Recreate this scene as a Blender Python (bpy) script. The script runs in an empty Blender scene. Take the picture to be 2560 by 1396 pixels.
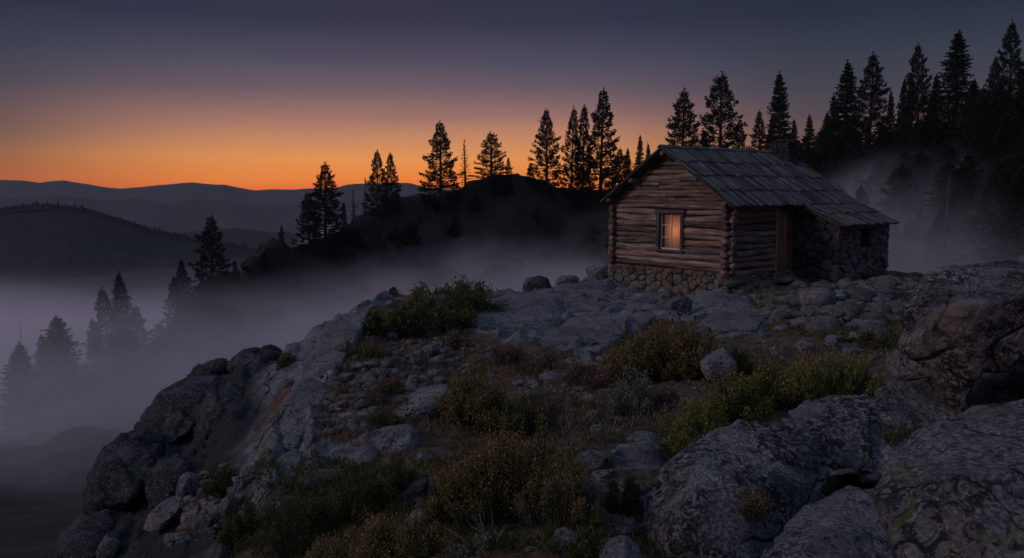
import bpy, bmesh, math, random
import numpy as np
from mathutils import Vector, Matrix

scene = bpy.context.scene
R = math.radians
F_PX, PITCH = 2000.0, R(6.2)          # focal length in pixels of the 2560 px wide photograph

# ------------------------------------------------------------------ camera
cam_d = bpy.data.cameras.new('camera'); cam = bpy.data.objects.new('camera', cam_d)
scene.collection.objects.link(cam); scene.camera = cam
cam_d.sensor_width = 36; cam_d.lens = 36 * F_PX / 2560
cam_d.clip_start = 0.1; cam_d.clip_end = 20000
cam.location = (0, 0, 0); cam.rotation_euler = (R(90) - PITCH, 0, 0)

# ------------------------------------------------------------------ sky (dusk) and sun
def lin(c):
    return tuple(((v / 255) / 12.92 if v / 255 <= 0.04045 else ((v / 255 + 0.055) / 1.055) ** 2.4) for v in c[:3])

world = bpy.data.worlds.new('World'); scene.world = world; world.use_nodes = True
wt = world.node_tree; wt.nodes.clear()
def wn(t, **k):
    n = wt.nodes.new(t)
    for a, b in k.items(): setattr(n, a, b)
    return n
def wmath(op, a, b=None, c=None, clamp=False):
    n = wn('ShaderNodeMath', operation=op); n.use_clamp = clamp
    for i, v in enumerate((a, b, c)):
        if v is None: continue
        if isinstance(v, (int, float)): n.inputs[i].default_value = v
        else: wt.links.new(v, n.inputs[i])
    return n.outputs[0]
tc = wn('ShaderNodeTexCoord')
sep = wn('ShaderNodeSeparateXYZ'); wt.links.new(tc.outputs['Generated'], sep.inputs[0])
zz = sep.outputs['Z']
hl = wmath('SQRT', wmath('ADD', wmath('MULTIPLY', sep.outputs['X'], sep.outputs['X']), wmath('MULTIPLY', sep.outputs['Y'], sep.outputs['Y'])))
GAZ = R(-7.5)                                              # azimuth of the afterglow, left of straight ahead
gd = wmath('DIVIDE', wmath('ADD', wmath('MULTIPLY', sep.outputs['X'], math.sin(GAZ)), wmath('MULTIPLY', sep.outputs['Y'], math.cos(GAZ))), wmath('MAXIMUM', hl, 0.001))
def ramp(stops, fac):
    n = wn('ShaderNodeValToRGB'); el = n.color_ramp.elements
    while len(el) > 1: el.remove(el[-1])
    el[0].position = stops[0][0]; el[0].color = (*lin(stops[0][1]), 1)
    for p, c in stops[1:]:
        e = el.new(p); e.color = (*lin(c), 1)
    wt.links.new(fac, n.inputs[0]); return n.outputs[0]
_m = wn('ShaderNodeVectorMath', operation='MULTIPLY'); _m.inputs[1].default_value = (1.2, 1.2, 16); wt.links.new(tc.outputs['Generated'], _m.inputs[0])
_t = wn('ShaderNodeTexNoise'); _t.inputs['Scale'].default_value = 2.2; _t.inputs['Detail'].default_value = 4; wt.links.new(_m.outputs[0], _t.inputs['Vector'])
zf = wmath('ADD', wmath('ADD', wmath('MULTIPLY', zz, 1.6), 0.1), wmath('MULTIPLY', wmath('SUBTRACT', _t.outputs['Fac'], .5), .028))           # z -0.06..0.56 -> 0..1
def zs(z): return z * 1.6 + 0.1
glow = ramp([(0, (60, 30, 25)), (zs(-.03), (150, 62, 26)), (zs(0.002), (250, 108, 20)), (zs(0.018), (255, 140, 38)), (zs(0.042), (248, 158, 74)), (zs(0.065), (208, 140, 98)),
             (zs(0.09), (156, 112, 104)), (zs(0.12), (102, 86, 98)), (zs(0.155), (67, 68, 89)), (zs(0.20), (35, 43, 68)), (zs(0.26), (25, 33, 55)), (zs(0.38), (54, 64, 90)), (zs(0.56), (97, 111, 140))], zf)
side = ramp([(0, (40, 26, 28)), (zs(-.03), (66, 42, 36)), (zs(0.0), (168, 74, 26)), (zs(0.02), (172, 92, 38)), (zs(0.042), (146, 92, 54)), (zs(0.065), (106, 78, 68)),
             (zs(0.09), (80, 68, 74)), (zs(0.12), (60, 60, 73)), (zs(0.155), (46, 53, 68)), (zs(0.20), (28, 37, 57)), (zs(0.26), (21, 30, 47)), (zs(0.38), (54, 64, 90)), (zs(0.56), (97, 111, 140))], zf)
back = ramp([(0, (30, 27, 34)), (zs(0.0), (62, 54, 68)), (zs(0.06), (84, 67, 76)), (zs(0.14), (74, 65, 80)), (zs(0.25), (60, 66, 90)), (zs(0.38), (56, 68, 96)), (zs(0.56), (97, 111, 140))], zf)
def mixc(f, a, b):
    n = wn('ShaderNodeMix', data_type='RGBA')
    wt.links.new(f, n.inputs[0]); wt.links.new(a, n.inputs[6]); wt.links.new(b, n.inputs[7]); return n.outputs[2]
def smooth(fac, lo, hi):
    n = wn('ShaderNodeMapRange', interpolation_type='SMOOTHSTEP'); wt.links.new(fac, n.inputs[0])
    n.inputs[1].default_value = lo; n.inputs[2].default_value = hi; return n.outputs[0]
c1 = mixc(smooth(gd, 0.88, 1.0), side, glow)
c2 = mixc(smooth(gd, -0.35, 0.55), back, c1)
sky = wn('ShaderNodeTexSky', sky_type='NISHITA'); sky.sun_disc = False
sky.sun_elevation = R(0.6); sky.sun_rotation = R(-7.5)
bg = wn('ShaderNodeBackground'); bg.inputs['Strength'].default_value = 1.0
bg2 = wn('ShaderNodeBackground'); bg2.inputs['Strength'].default_value = 0.004
add = wn('ShaderNodeAddShader'); wo = wn('ShaderNodeOutputWorld')
wt.links.new(c2, bg.inputs['Color']); wt.links.new(sky.outputs[0], bg2.inputs['Color'])
wt.links.new(bg.outputs[0], add.inputs[0]); wt.links.new(bg2.outputs[0], add.inputs[1]); wt.links.new(add.outputs[0], wo.inputs['Surface'])

# the last soft warm light of the day, low from the left
sun_d = bpy.data.lights.new('sun', 'SUN'); sun = bpy.data.objects.new('sun', sun_d); scene.collection.objects.link(sun)
sun_d.energy = 0.68; sun_d.angle = R(11); sun_d.color = (1.0, 0.77, 0.74)
sdir = Vector((-0.84, -0.26, 0.40)).normalized()
sun.rotation_euler = sdir.to_track_quat('Z', 'Y').to_euler()

scene.view_settings.view_transform = 'Standard'; scene.view_settings.look = 'None'
scene.view_settings.exposure = 0.0; scene.view_settings.gamma = 1.0
scene.render.engine = 'CYCLES'
cy = scene.cycles
cy.use_denoising = True; cy.max_bounces = 5; cy.diffuse_bounces = 2; cy.glossy_bounces = 2; cy.transmission_bounces = 4
cy.volume_bounces = 2; cy.transparent_max_bounces = 12; cy.sample_clamp_indirect = 2.0
cy.use_adaptive_sampling = True; cy.adaptive_threshold = 0.02

# ------------------------------------------------------------------ helpers
SP, CP = math.sin(PITCH), math.cos(PITCH)
def ray(px, py):
    a = (px - 1280) / F_PX; b = (698 - py) / F_PX
    return np.array([a, CP + b * SP, -SP + b * CP])
def P(px, py, Y):                       # the world point seen at a pixel, Y metres ahead
    d = ray(px, py); return d * (Y / d[1])
def proj(p):
    p = np.asarray(p, float); x, y, z = p[..., 0], p[..., 1], p[..., 2]
    dep = y * CP - z * SP; up = y * SP + z * CP
    return 1280 + F_PX * x / dep, 698 - F_PX * up / dep

def _hash(ix, iy, iz, seed):
    h = (ix * 374761393 + iy * 668265263 + iz * 2147483647 + seed * 974634777) & 0xffffffff
    h = ((h ^ (h >> 13)) * 1274126177) & 0xffffffff
    h = ((h ^ (h >> 16)) * 2246822519) & 0xffffffff
    h = h ^ (h >> 15)
    return (h & 0xffffff) / float(0xffffff) * 2 - 1
def vnoise(p, seed=0):
    p = np.asarray(p, float); i = np.floor(p).astype(np.int64); f = p - i
    u = f * f * f * (f * (f * 6 - 15) + 10); out = 0
    for dx in (0, 1):
        wx = u[:, 0] if dx else 1 - u[:, 0]
        for dy in (0, 1):
            wy = u[:, 1] if dy else 1 - u[:, 1]
            for dz in (0, 1):
                wz = u[:, 2] if dz else 1 - u[:, 2]
                out = out + wx * wy * wz * _hash(i[:, 0] + dx, i[:, 1] + dy, i[:, 2] + dz, seed)
    return out
ROT = np.array([[0.00, 0.80, 0.60], [-0.80, 0.36, -0.48], [-0.60, -0.48, 0.64]])
def fbm(p, octv=4, seed=0, gain=0.5, ridged=False):
    p = np.asarray(p, float); a, s, t = 1.0, 0, 0
    for o in range(octv):
        n = vnoise(p, seed + o * 17)
        if ridged: n = 1 - 2 * np.abs(n)
        s = s + a * n; t += a; a *= gain; p = p @ ROT.T * 2.03 + 11.3
    return s / t
def cells(p2, seed=0):                   # 2D cellular noise: nearest distance, edge distance, cell id
    i = np.floor(p2).astype(np.int64); f1 = np.full(len(p2), 9.0); f2 = f1.copy(); cid = np.zeros(len(p2))
    for dx in (-1, 0, 1):
        for dy in (-1, 0, 1):
            cx, cy_ = i[:, 0] + dx, i[:, 1] + dy
            qx = cx + .5 + .45 * _hash(cx, cy_, cx * 0, seed); qy = cy_ + .5 + .45 * _hash(cx, cy_, cx * 0, seed + 5)
            d = np.hypot(p2[:, 0] - qx, p2[:, 1] - qy); h = _hash(cx, cy_, cx * 0, seed + 9)
            m = d < f1; f2 = np.where(m, f1, np.minimum(f2, d)); cid = np.where(m, h, cid); f1 = np.where(m, d, f1)
    return f1, f2 - f1, cid
def sstep(x, a, b):
    t = np.clip((x - a) / (b - a), 0, 1); return t * t * (3 - 2 * t)

class MB:
    """collects geometry for ONE mesh object; every vertex may carry a grain coordinate and a random value"""
    def __init__(s): s.v = []; s.f = []; s.g = []; s.r = []; s.n = 0
    def add(s, v, faces, g=None, r=0.0):
        v = np.asarray(v, float).reshape(-1, 3); s.v.append(v)
        for fa in (faces if isinstance(faces, list) else [faces]): s.f.append(np.asarray(fa, np.int64) + s.n)
        s.g.append(v.copy() if g is None else np.asarray(g, float).reshape(-1, 3))
        s.r.append(np.full(len(v), r, float) if np.isscalar(r) else np.asarray(r, float)); s.n += len(v)
    def box(s, lo, hi, r=0.5, M=None, jit=0.0, axis=0):
        x0, y0, z0 = lo; x1, y1, z1 = hi
        v = np.array([[x, y, z] for z in (z0, z1) for y in (y0, y1) for x in (x0, x1)], float)
        if jit: v = v + np.random.RandomState(int(abs(x0 * 977 + y0 * 571 + z0 * 131) * 100) % 99991).uniform(-jit, jit, v.shape)
        g = np.roll(v, -axis, axis=1) + r * 31
        if M is not None: v = v @ np.array(M)[:3, :3].T + np.array(M)[:3, 3]
        s.add(v, np.array([[0, 2, 3, 1], [4, 5, 7, 6], [0, 1, 5, 4], [2, 6, 7, 3], [0, 4, 6, 2], [1, 3, 7, 5]]), g, r)
    def tube(s, pts, rad, n=10, rnd=0.5, rough=0.0, seed=0, caps=True):
        pts = np.asarray(pts, float); m = len(pts); rad = np.broadcast_to(np.asarray(rad, float), (m,))
        t = np.gradient(pts, axis=0); t /= np.linalg.norm(t, axis=1)[:, None] + 1e-9
        ref = np.array([0, 0, 1.0]) if abs(t[0, 2]) < .9 else np.array([1.0, 0, 0])
        a = np.cross(t, ref); a /= np.linalg.norm(a, axis=1)[:, None]; b = np.cross(a, t)
        th = np.arange(n) / n * 2 * math.pi
        dirs = a[:, None] * np.cos(th)[None, :, None] + b[:, None] * np.sin(th)[None, :, None]
        L = np.concatenate([[0], np.cumsum(np.linalg.norm(np.diff(pts, axis=0), axis=1))])
        g = np.stack([np.repeat(L, n) + rnd * 37, np.tile(np.cos(th), m) * rad.repeat(n), np.tile(np.sin(th), m) * rad.repeat(n)], 1)
        k = np.ones(m * n)
        if rough:
            k = 1 + rough * fbm(g * np.array([1.5, 9, 9]) + seed * 7.7, 3, seed) + rough * .6 * fbm(g * np.array([5, 40, 40]), 2, seed + 3)
        v = pts[:, None] + dirs * (rad[:, None] * k.reshape(m, n))[:, :, None]
        i = np.arange(m - 1)[:, None] * n; j = np.arange(n)[None]
        q = np.stack([i + j, i + (j + 1) % n, i + n + (j + 1) % n, i + n + j], -1).reshape(-1, 4)
        v = v.reshape(-1, 3); fs = [q]
        if caps:
            v = np.vstack([v, pts[:1], pts[-1:]]); g = np.vstack([g, g[:1], g[-1:]])
            jj = np.arange(n); c0 = m * n
            fs.append(np.stack([np.full(n, c0), (jj + 1) % n, jj], 1)); o = (m - 1) * n
            fs.append(np.stack([np.full(n, c0 + 1), o + jj, o + (jj + 1) % n], 1))
        s.add(v, fs, g, rnd)
    def mesh(s, name, smooth=True):
        me = bpy.data.meshes.new(name); v = np.vstack(s.v).astype(np.float32)
        me.vertices.add(len(v)); me.vertices.foreach_set('co', v.ravel())
        loops = np.concatenate([f.ravel() for f in s.f]); tot = np.concatenate([np.full(len(f), f.shape[1]) for f in s.f])
        st = np.concatenate([[0], np.cumsum(tot)[:-1]])
        me.loops.add(len(loops)); me.loops.foreach_set('vertex_index', loops.astype(np.int32))
        me.polygons.add(len(tot)); me.polygons.foreach_set('loop_start', st.astype(np.int32))
        me.polygons.foreach_set('use_smooth', np.full(len(tot), smooth))
        a = me.attributes.new('gc', 'FLOAT_VECTOR', 'POINT'); a.data.foreach_set('vector', np.vstack(s.g).astype(np.float32).ravel())
        a = me.attributes.new('rnd', 'FLOAT', 'POINT'); a.data.foreach_set('value', np.concatenate(s.r).astype(np.float32))
        me.update(calc_edges=True); return me
    def build(s, name, mat, parent=None, smooth=True, loc=None, rz=0, **tags):
        o = bpy.data.objects.new(name, s.mesh(name, smooth)); scene.collection.objects.link(o)
        if mat: o.data.materials.append(mat)
        if parent: o.parent = parent
        if loc is not None: o.location = tuple(loc)
        o.rotation_euler = (0, 0, rz)
        return tag(o, **tags)
def tag(o, label=None, category=None, group=None, kind=None):
    for k, v in (('label', label), ('category', category), ('group', group), ('kind', kind)):
        if v: o[k] = v
    return o
def empty(name, loc, rz=0, **tags):
    o = bpy.data.objects.new(name, None); scene.collection.objects.link(o); o.location = tuple(loc)
    o.rotation_euler = (0, 0, rz); o.empty_display_size = .2; return tag(o, **tags)
_ico = {}
def ico(sub):
    if sub not in _ico:
        b = bmesh.new(); bmesh.ops.create_icosphere(b, subdivisions=sub, radius=1)
        _ico[sub] = (np.array([v.co[:] for v in b.verts]), np.array([[v.index for v in f.verts] for f in b.faces])); b.free()
    return _ico[sub]
def grid_faces(nr, nc):
    i = np.arange(nr - 1)[:, None] * nc + np.arange(nc - 1)[None]
    return np.stack([i, i + 1, i + nc + 1, i + nc], -1).reshape(-1, 4)

# ------------------------------------------------------------------ materials
class Mat:
    def __init__(s, name, rough=0.85):
        s.m = bpy.data.materials.new(name); s.m.use_nodes = True; s.t = s.m.node_tree
        s.b = s.t.nodes['Principled BSDF']; s.b.inputs['Roughness'].default_value = rough
        s.b.inputs['Specular IOR Level'].default_value = 0.3
        s.out = s.t.nodes['Material Output']
    def n(s, t, **k):
        n = s.t.nodes.new(t)
        for a, b in k.items(): setattr(n, a, b)
        return n
    def l(s, a, b): s.t.links.new(a, b)
    def attr(s, name): return s.n('ShaderNodeAttribute', attribute_name=name)
    def pos(s): return s.n('ShaderNodeNewGeometry').outputs['Position']
    def noise(s, vec, scale, detail=4, rough=.6, vscale=None, dist=0):
        if vscale:
            m = s.n('ShaderNodeVectorMath', operation='MULTIPLY'); m.inputs[1].default_value = vscale; s.l(vec, m.inputs[0]); vec = m.outputs[0]
        t = s.n('ShaderNodeTexNoise'); t.inputs['Scale'].default_value = scale; t.inputs['Detail'].default_value = detail
        t.inputs['Roughness'].default_value = rough; t.inputs['Distortion'].default_value = dist; s.l(vec, t.inputs['Vector']); return t.outputs['Fac']
    def vor(s, vec, scale, feat='F1'):
        t = s.n('ShaderNodeTexVoronoi', feature=feat); t.inputs['Scale'].default_value = scale; s.l(vec, t.inputs['Vector']); return t.outputs['Distance']
    def ramp(s, fac, stops):
        n = s.n('ShaderNodeValToRGB'); el = n.color_ramp.elements
        while len(el) > 1: el.remove(el[-1])
        el[0].position = stops[0][0]; el[0].color = (*stops[0][1], 1)
        for p, c in stops[1:]: el.new(p).color = (*c, 1)
        s.l(fac, n.inputs[0]); return n.outputs[0]
    def step(s, fac, a, b):
        n = s.n('ShaderNodeMapRange', interpolation_type='SMOOTHSTEP'); s.l(fac, n.inputs[0]); n.inputs[1].default_value = a; n.inputs[2].default_value = b; return n.outputs[0]
    def math(s, op, a, b):
        n = s.n('ShaderNodeMath', operation=op)
        for i, v in enumerate((a, b)):
            if isinstance(v, (int, float)): n.inputs[i].default_value = v
            else: s.l(v, n.inputs[i])
        return n.outputs[0]
    def mix(s, f, a, b, mode='MIX'):
        n = s.n('ShaderNodeMix', data_type='RGBA', blend_type=mode)
        if isinstance(f, (int, float)): n.inputs[0].default_value = f
        else: s.l(f, n.inputs[0])
        for i, v in ((6, a), (7, b)):
            if isinstance(v, tuple): n.inputs[i].default_value = (*v, 1)
            else: s.l(v, n.inputs[i])
        return n.outputs[2]
    def color(s, c): 
        if isinstance(c, tuple): s.b.inputs['Base Color'].default_value = (*c, 1)
        else: s.l(c, s.b.inputs['Base Color'])
    def bump(s, hs, dist=.02, strength=.8):
        prev = None
        for h, d in hs:
            n = s.n('ShaderNodeBump'); n.inputs['Distance'].default_value = d; n.inputs['Strength'].default_value = strength; s.l(h, n.inputs['Height'])
            if prev: s.l(prev, n.inputs['Normal'])
            prev = n.outputs[0]
        s.l(prev, s.b.inputs['Normal'])

def granite(name, base, dark, light, lich=0.5, pink=0.0, sc=1.0, green=0.3, bumpk=1.0):
    m = Mat(name, .88); p = m.pos()
    n1 = m.noise(p, 1.1 * sc, 6, .62, dist=.4); n2 = m.noise(p, 5.5 * sc, 8, .68); n3 = m.noise(p, 38 * sc, 4, .7); n4 = m.noise(p, 13 * sc, 6, .72, dist=.8)
    c = m.ramp(n1, [(.32, dark), (.5, base), (.68, light)])
    c = m.mix(m.step(n3, .40, .60), m.mix(.72, c, (.02, .02, .024)), m.mix(.12, c, (.6, .6, .62)))
    c = m.mix(m.math('MULTIPLY', m.step(m.noise(p, 2.6 * sc, 6, .7, vscale=(1, 1, .28), dist=.6), .52, .64), .7), c, dark)
    if pink: c = m.mix(m.math('MULTIPLY', m.step(m.noise(p, .9 * sc, 3), .46, .62), pink), c, (.20, .155, .145))
    th = .60 - lich * .22
    lm = m.math('MULTIPLY', m.step(n4, th, th + .05), m.step(m.noise(p, 1.7 * sc, 4), .36, .56))
    c = m.mix(lm, c, (.018, .018, .021))
    if green:
        gm = m.math('MULTIPLY', m.step(m.noise(p, 9 * sc, 5, .65), .56, .62), m.step(m.noise(p, .8 * sc, 2), .5, .62))
        c = m.mix(m.math('MULTIPLY', gm, green), c, (.16, .18, .06))
        pm = m.step(m.noise(p, 21 * sc, 5, .7), .60, .65)
        c = m.mix(m.math('MULTIPLY', pm, .55), c, (.36, .37, .36))
    m.color(c)
    ds = m.n('ShaderNodeTexNoise'); ds.inputs['Scale'].default_value = 1.1 * sc; ds.inputs['Detail'].default_value = 2.5; m.l(p, ds.inputs['Vector'])
    vm = m.n('ShaderNodeVectorMath', operation='MULTIPLY_ADD'); vm.inputs[1].default_value = (.8 / sc,) * 3; m.l(ds.outputs['Color'], vm.inputs[0]); m.l(p, vm.inputs[2])
    crack = m.step(m.vor(vm.outputs[0], 1.0 * sc, 'DISTANCE_TO_EDGE'), .009, .002)
    crack = m.math('MULTIPLY', crack, m.step(m.noise(p, .7 * sc, 3), .47, .58))
    m.color(m.mix(m.math('MULTIPLY', crack, .8), c, (.012, .012, .013)))
    m.bump([(m.math('SUBTRACT', 1.0, crack), .04), (n2, .07 * bumpk / sc), (n4, .03 * bumpk / sc), (n3, .012 * bumpk / sc)], strength=.9)
    return m.m

M = {}
M['lichen'] = granite('lichen_granite', (.23, .23, .24), (.10, .102, .112), (.40, .395, .41), lich=.62, pink=.35)
M['lichen2'] = granite('coarse_grey_granite', (.21, .205, .215), (.085, .087, .095), (.37, .36, .37), lich=.45, pink=.5, sc=.62, green=.5)
M['pink'] = granite('black_streaked_granite', (.25, .222, .218), (.10, .098, .102), (.42, .375, .365), lich=.72, pink=.8, sc=1.3)
M['pale'] = granite('pale_granite', (.20, .202, .215), (.10, .102, .112), (.32, .322, .335), lich=.34, pink=.12, green=.12)
M['grey'] = granite('grey_granite', (.19, .19, .205), (.10, .10, .11), (.29, .285, .295), lich=.35, pink=.3, green=.3)
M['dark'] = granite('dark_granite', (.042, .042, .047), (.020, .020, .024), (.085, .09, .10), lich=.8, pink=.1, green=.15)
M['hillrock'] = granite('hill_rock', (.05, .05, .052), (.016, .017, .018), (.10, .095, .09), lich=.5, sc=.08, green=0, bumpk=2)

def ground_mat():
    m = Mat('ground', .92); p = m.pos(); rk = m.attr('rock').outputs['Fac']
    n1 = m.noise(p, 1.3, 7, .65, dist=.5); n2 = m.noise(p, 7, 8, .7); n3 = m.noise(p, 34, 5, .7); n4 = m.noise(p, 3.1, 6, .7, dist=1)
    strat = m.noise(p, 1.6, 7, .65, vscale=(.7, 2.2, 4.5), dist=.6)
    st = m.ramp(strat, [(.3, (.06, .062, .068)), (.46, (.15, .153, .168)), (.62, (.26, .264, .282)), (.75, (.38, .382, .40))])
    st = m.mix(m.step(n3, .36, .58), m.mix(.5, st, (.03, .03, .035)), st)
    st = m.mix(m.math('MULTIPLY', m.step(n4, .54, .64), .5), st, (.055, .054, .054))
    st = m.mix(m.math('MULTIPLY', m.step(m.noise(p, .9, 3), .52, .66), .35), st, (.25, .18, .155))
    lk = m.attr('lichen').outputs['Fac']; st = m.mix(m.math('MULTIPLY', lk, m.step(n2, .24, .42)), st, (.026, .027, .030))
    dirt = m.ramp(n1, [(.3, (.04, .029, .021)), (.5, (.10, .066, .046)), (.7, (.155, .10, .072))])
    dirt = m.mix(m.step(n2, .50, .68), dirt, (.15, .135, .125))
    dirt = m.mix(m.step(n4, .50, .62), dirt, m.mix(m.step(n3, .4, .6), (.022, .026, .012), (.06, .06, .026)))
    dirt = m.mix(m.math('MULTIPLY', m.step(m.noise(p, .6, 3), .52, .64), m.step(n2, .4, .6)), dirt, (.15, .062, .035))
    ds = m.n('ShaderNodeTexNoise'); ds.inputs['Scale'].default_value = .8; ds.inputs['Detail'].default_value = 3; m.l(p, ds.inputs['Vector'])
    vm = m.n('ShaderNodeVectorMath', operation='MULTIPLY_ADD'); vm.inputs[1].default_value = (1.1, 1.1, 1.1); m.l(ds.outputs['Color'], vm.inputs[0]); m.l(p, vm.inputs[2])
    sv = m.n('ShaderNodeVectorMath', operation='MULTIPLY'); sv.inputs[1].default_value = (1.5, .62, 1.5); m.l(vm.outputs[0], sv.inputs[0])
    crack = m.step(m.vor(sv.outputs[0], .80, 'DISTANCE_TO_EDGE'), .016, .004); crack2 = m.math('MULTIPLY', m.step(m.vor(vm.outputs[0], 1.9, 'DISTANCE_TO_EDGE'), .02, .005), m.step(m.noise(p, .8, 3), .48, .56))
    crack = m.math('MULTIPLY', crack, m.step(m.noise(p, .55, 3), .46, .54))
    st = m.mix(crack, m.mix(crack2, st, m.mix(.6, st, (.02, .02, .022))), (.012, .012, .012))
    f = m.step(m.math('ADD', rk, m.math('MULTIPLY', m.math('SUBTRACT', n2, .5), .7)), .38, .56)
    m.color(m.mix(f, dirt, st))
    m.bump([(m.math('SUBTRACT', 1.0, crack), .05), (strat, .07), (n2, .03), (n3, .014)], strength=1.0); return m.m
M['ground'] = ground_mat()

def flat_mat(name, c1, c2, sc=3, rough=.9, bump=.02):
    m = Mat(name, rough); p = m.pos(); n = m.noise(p, sc, 6, .65)
    m.color(m.ramp(n, [(.35, c1), (.65, c2)])); m.bump([(n, bump)]); return m.m
M['mortar'] = flat_mat('mortar', (.02, .019, .018), (.05, .045, .04), 12)
M['soil'] = flat_mat('hill_soil', (.007, .009, .007), (.034, .032, .030), .09, bump=.8)
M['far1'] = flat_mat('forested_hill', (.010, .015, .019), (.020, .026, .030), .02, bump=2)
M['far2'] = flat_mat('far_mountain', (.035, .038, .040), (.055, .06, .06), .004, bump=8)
M['valley'] = flat_mat('valley_floor', (.02, .024, .02), (.04, .045, .035), .01, bump=2)

def wood(name, c_dark, c_mid, c_light, gs=1.0, rough=.8, crack=.5):
    m = Mat(name, rough); g = m.attr('gc').outputs['Vector']; r = m.attr('rnd').outputs['Fac']
    g1 = m.noise(g, 1.0, 6, .65, vscale=(1.3 * gs, 26 * gs, 26 * gs)); g2 = m.noise(g, 1.0, 5, .7, vscale=(4 * gs, 95 * gs, 95 * gs)); g3 = m.noise(g, 1.0, 4, .6, vscale=(1.5, 3, 3), dist=.5)
    c = m.ramp(g1, [(.30, c_dark), (.48, c_mid), (.68, c_light)])
    c = m.mix(m.step(g2, .55, .68), c, m.mix(.7, c, (.008, .007, .006)))
    c = m.mix(m.math('MULTIPLY', m.step(g3, .45, .65), .55), c, tuple(v * .35 for v in c_mid))
    hv = m.n('ShaderNodeHueSaturation'); m.l(c, hv.inputs['Color'])
    mr = m.n('ShaderNodeMapRange'); m.l(r, mr.inputs[0]); mr.inputs[3].default_value = .42; mr.inputs[4].default_value = 1.5; m.l(mr.outputs[0], hv.inputs['Value'])
    sr = m.n('ShaderNodeMapRange'); m.l(m.math('FRACT', m.math('MULTIPLY', r, 7.31), 0), sr.inputs[0]); sr.inputs[3].default_value = .35; sr.inputs[4].default_value = 1.2; m.l(sr.outputs[0], hv.inputs['Saturation'])
    m.color(hv.outputs[0]); m.bump([(g1, .03), (g2, .010)], strength=1.0); return m.m
M['log'] = wood('weathered_red_log', (.035, .021, .017), (.20, .122, .098), (.46, .31, .26))
M['plank'] = wood('rough_board', (.045, .026, .018), (.13, .072, .05), (.22, .14, .105))
M['shake'] = wood('grey_roof_board', (.018, .017, .017), (.073, .070, .071), (.25, .24, .24))
M['door'] = wood('door_wood', (.08, .030, .012), (.30, .125, .055), (.42, .20, .10))
M['frame'] = wood('window_trim_wood', (.05, .035, .03), (.11, .08, .068), (.17, .13, .11))
M['bark'] = wood('bark', (.012, .009, .007), (.035, .026, .020), (.06, .045, .036), gs=.3)
M['deadwood'] = wood('dead_wood', (.08, .07, .065), (.17, .155, .145), (.27, .25, .23), gs=.6)

def stone_mat(name, a, b, c, d, bumpk=1.0):
    m = Mat(name, .9); p = m.pos(); r = m.attr('rnd').outputs['Fac']
    n1 = m.noise(p, 9, 6, .65); n2 = m.noise(p, 40, 5, .7); n3 = m.noise(p, 4, 4, .6)
    col = m.ramp(r, [(.0, a), (.3, b), (.6, c), (.85, d), (1.0, b)])
    col = m.mix(m.step(n1, .35, .65), m.mix(.6, col, (.02, .018, .018)), col)
    col = m.mix(m.math('MULTIPLY', m.step(n3, .55, .66), .6), col, (.03, .03, .03))
    m.color(col); m.bump([(n1, .03 * bumpk), (n2, .012)], strength=.9); return m.m
M['stone'] = stone_mat('foundation_stone', (.10, .095, .09), (.22, .135, .09), (.17, .165, .16), (.25, .23, .21))
M['stone2'] = stone_mat('lean_to_shaded_stone', (.05, .048, .048), (.08, .070, .062), (.09, .088, .09), (.12, .115, .115))  # same stone as the front wall, side wall's shade put into the colour
M['stone4'] = stone_mat('lean_to_lit_stone', (.08, .077, .077), (.14, .12, .105), (.16, .157, .16), (.21, .205, .205))  # lighter copy, front wall's light put into the colour; gravel uses it too
M['stone3'] = stone_mat('chimney_stone', (.03, .028, .028), (.05, .042, .038), (.06, .056, .056), (.07, .066, .066))

def leaf(name, cols, trans=.25, rough=.6):
    m = Mat(name, rough); r = m.attr('rnd').outputs['Fac']; p = m.pos()
    c = m.ramp(r, cols); m.color(m.mix(m.step(m.noise(p, 5, 3), .3, .7), m.mix(.22, c, (.01, .01, .006)), c))
    m.b.inputs['Specular IOR Level'].default_value = .25
    tr = m.n('ShaderNodeBsdfTranslucent'); m.l(c, tr.inputs['Color']); mx = m.n('ShaderNodeMixShader'); mx.inputs[0].default_value = trans
    m.l(m.b.outputs[0], mx.inputs[1]); m.l(tr.outputs[0], mx.inputs[2]); m.l(mx.outputs[0], m.out.inputs['Surface']); return m.m
M['needles'] = leaf('conifer_needles', [(0, (.006, .009, .006)), (.5, (.012, .019, .010)), (1, (.024, .031, .014))], .12)
M['sage'] = leaf('rusty_brush_leaves', [(0, (.075, .085, .03)), (.42, (.19, .18, .06)), (.70, (.31, .205, .085)), (1, (.46, .27, .115))])
M['manz'] = leaf('yellow_green_leaves', [(0, (.07, .095, .022)), (.5, (.15, .17, .045)), (.85, (.29, .28, .07)), (1, (.36, .17, .05))], rough=.45)
M['darkleaf'] = leaf('dark_green_leaves', [(0, (.035, .046, .018)), (.6, (.085, .10, .032)), (1, (.17, .14, .05))])
M['greyleaf'] = leaf('grey_green_leaves', [(0, (.09, .10, .07)), (.6, (.20, .215, .15)), (1, (.32, .28, .20))])
M['redleaf'] = leaf('reddish_dry_leaves', [(0, (.085, .07, .045)), (.6, (.19, .12, .08)), (1, (.33, .22, .155))])
M['grass'] = leaf('dry_grass_blades', [(0, (.06, .065, .02)), (.6, (.15, .13, .05)), (1, (.25, .19, .09))])

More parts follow.
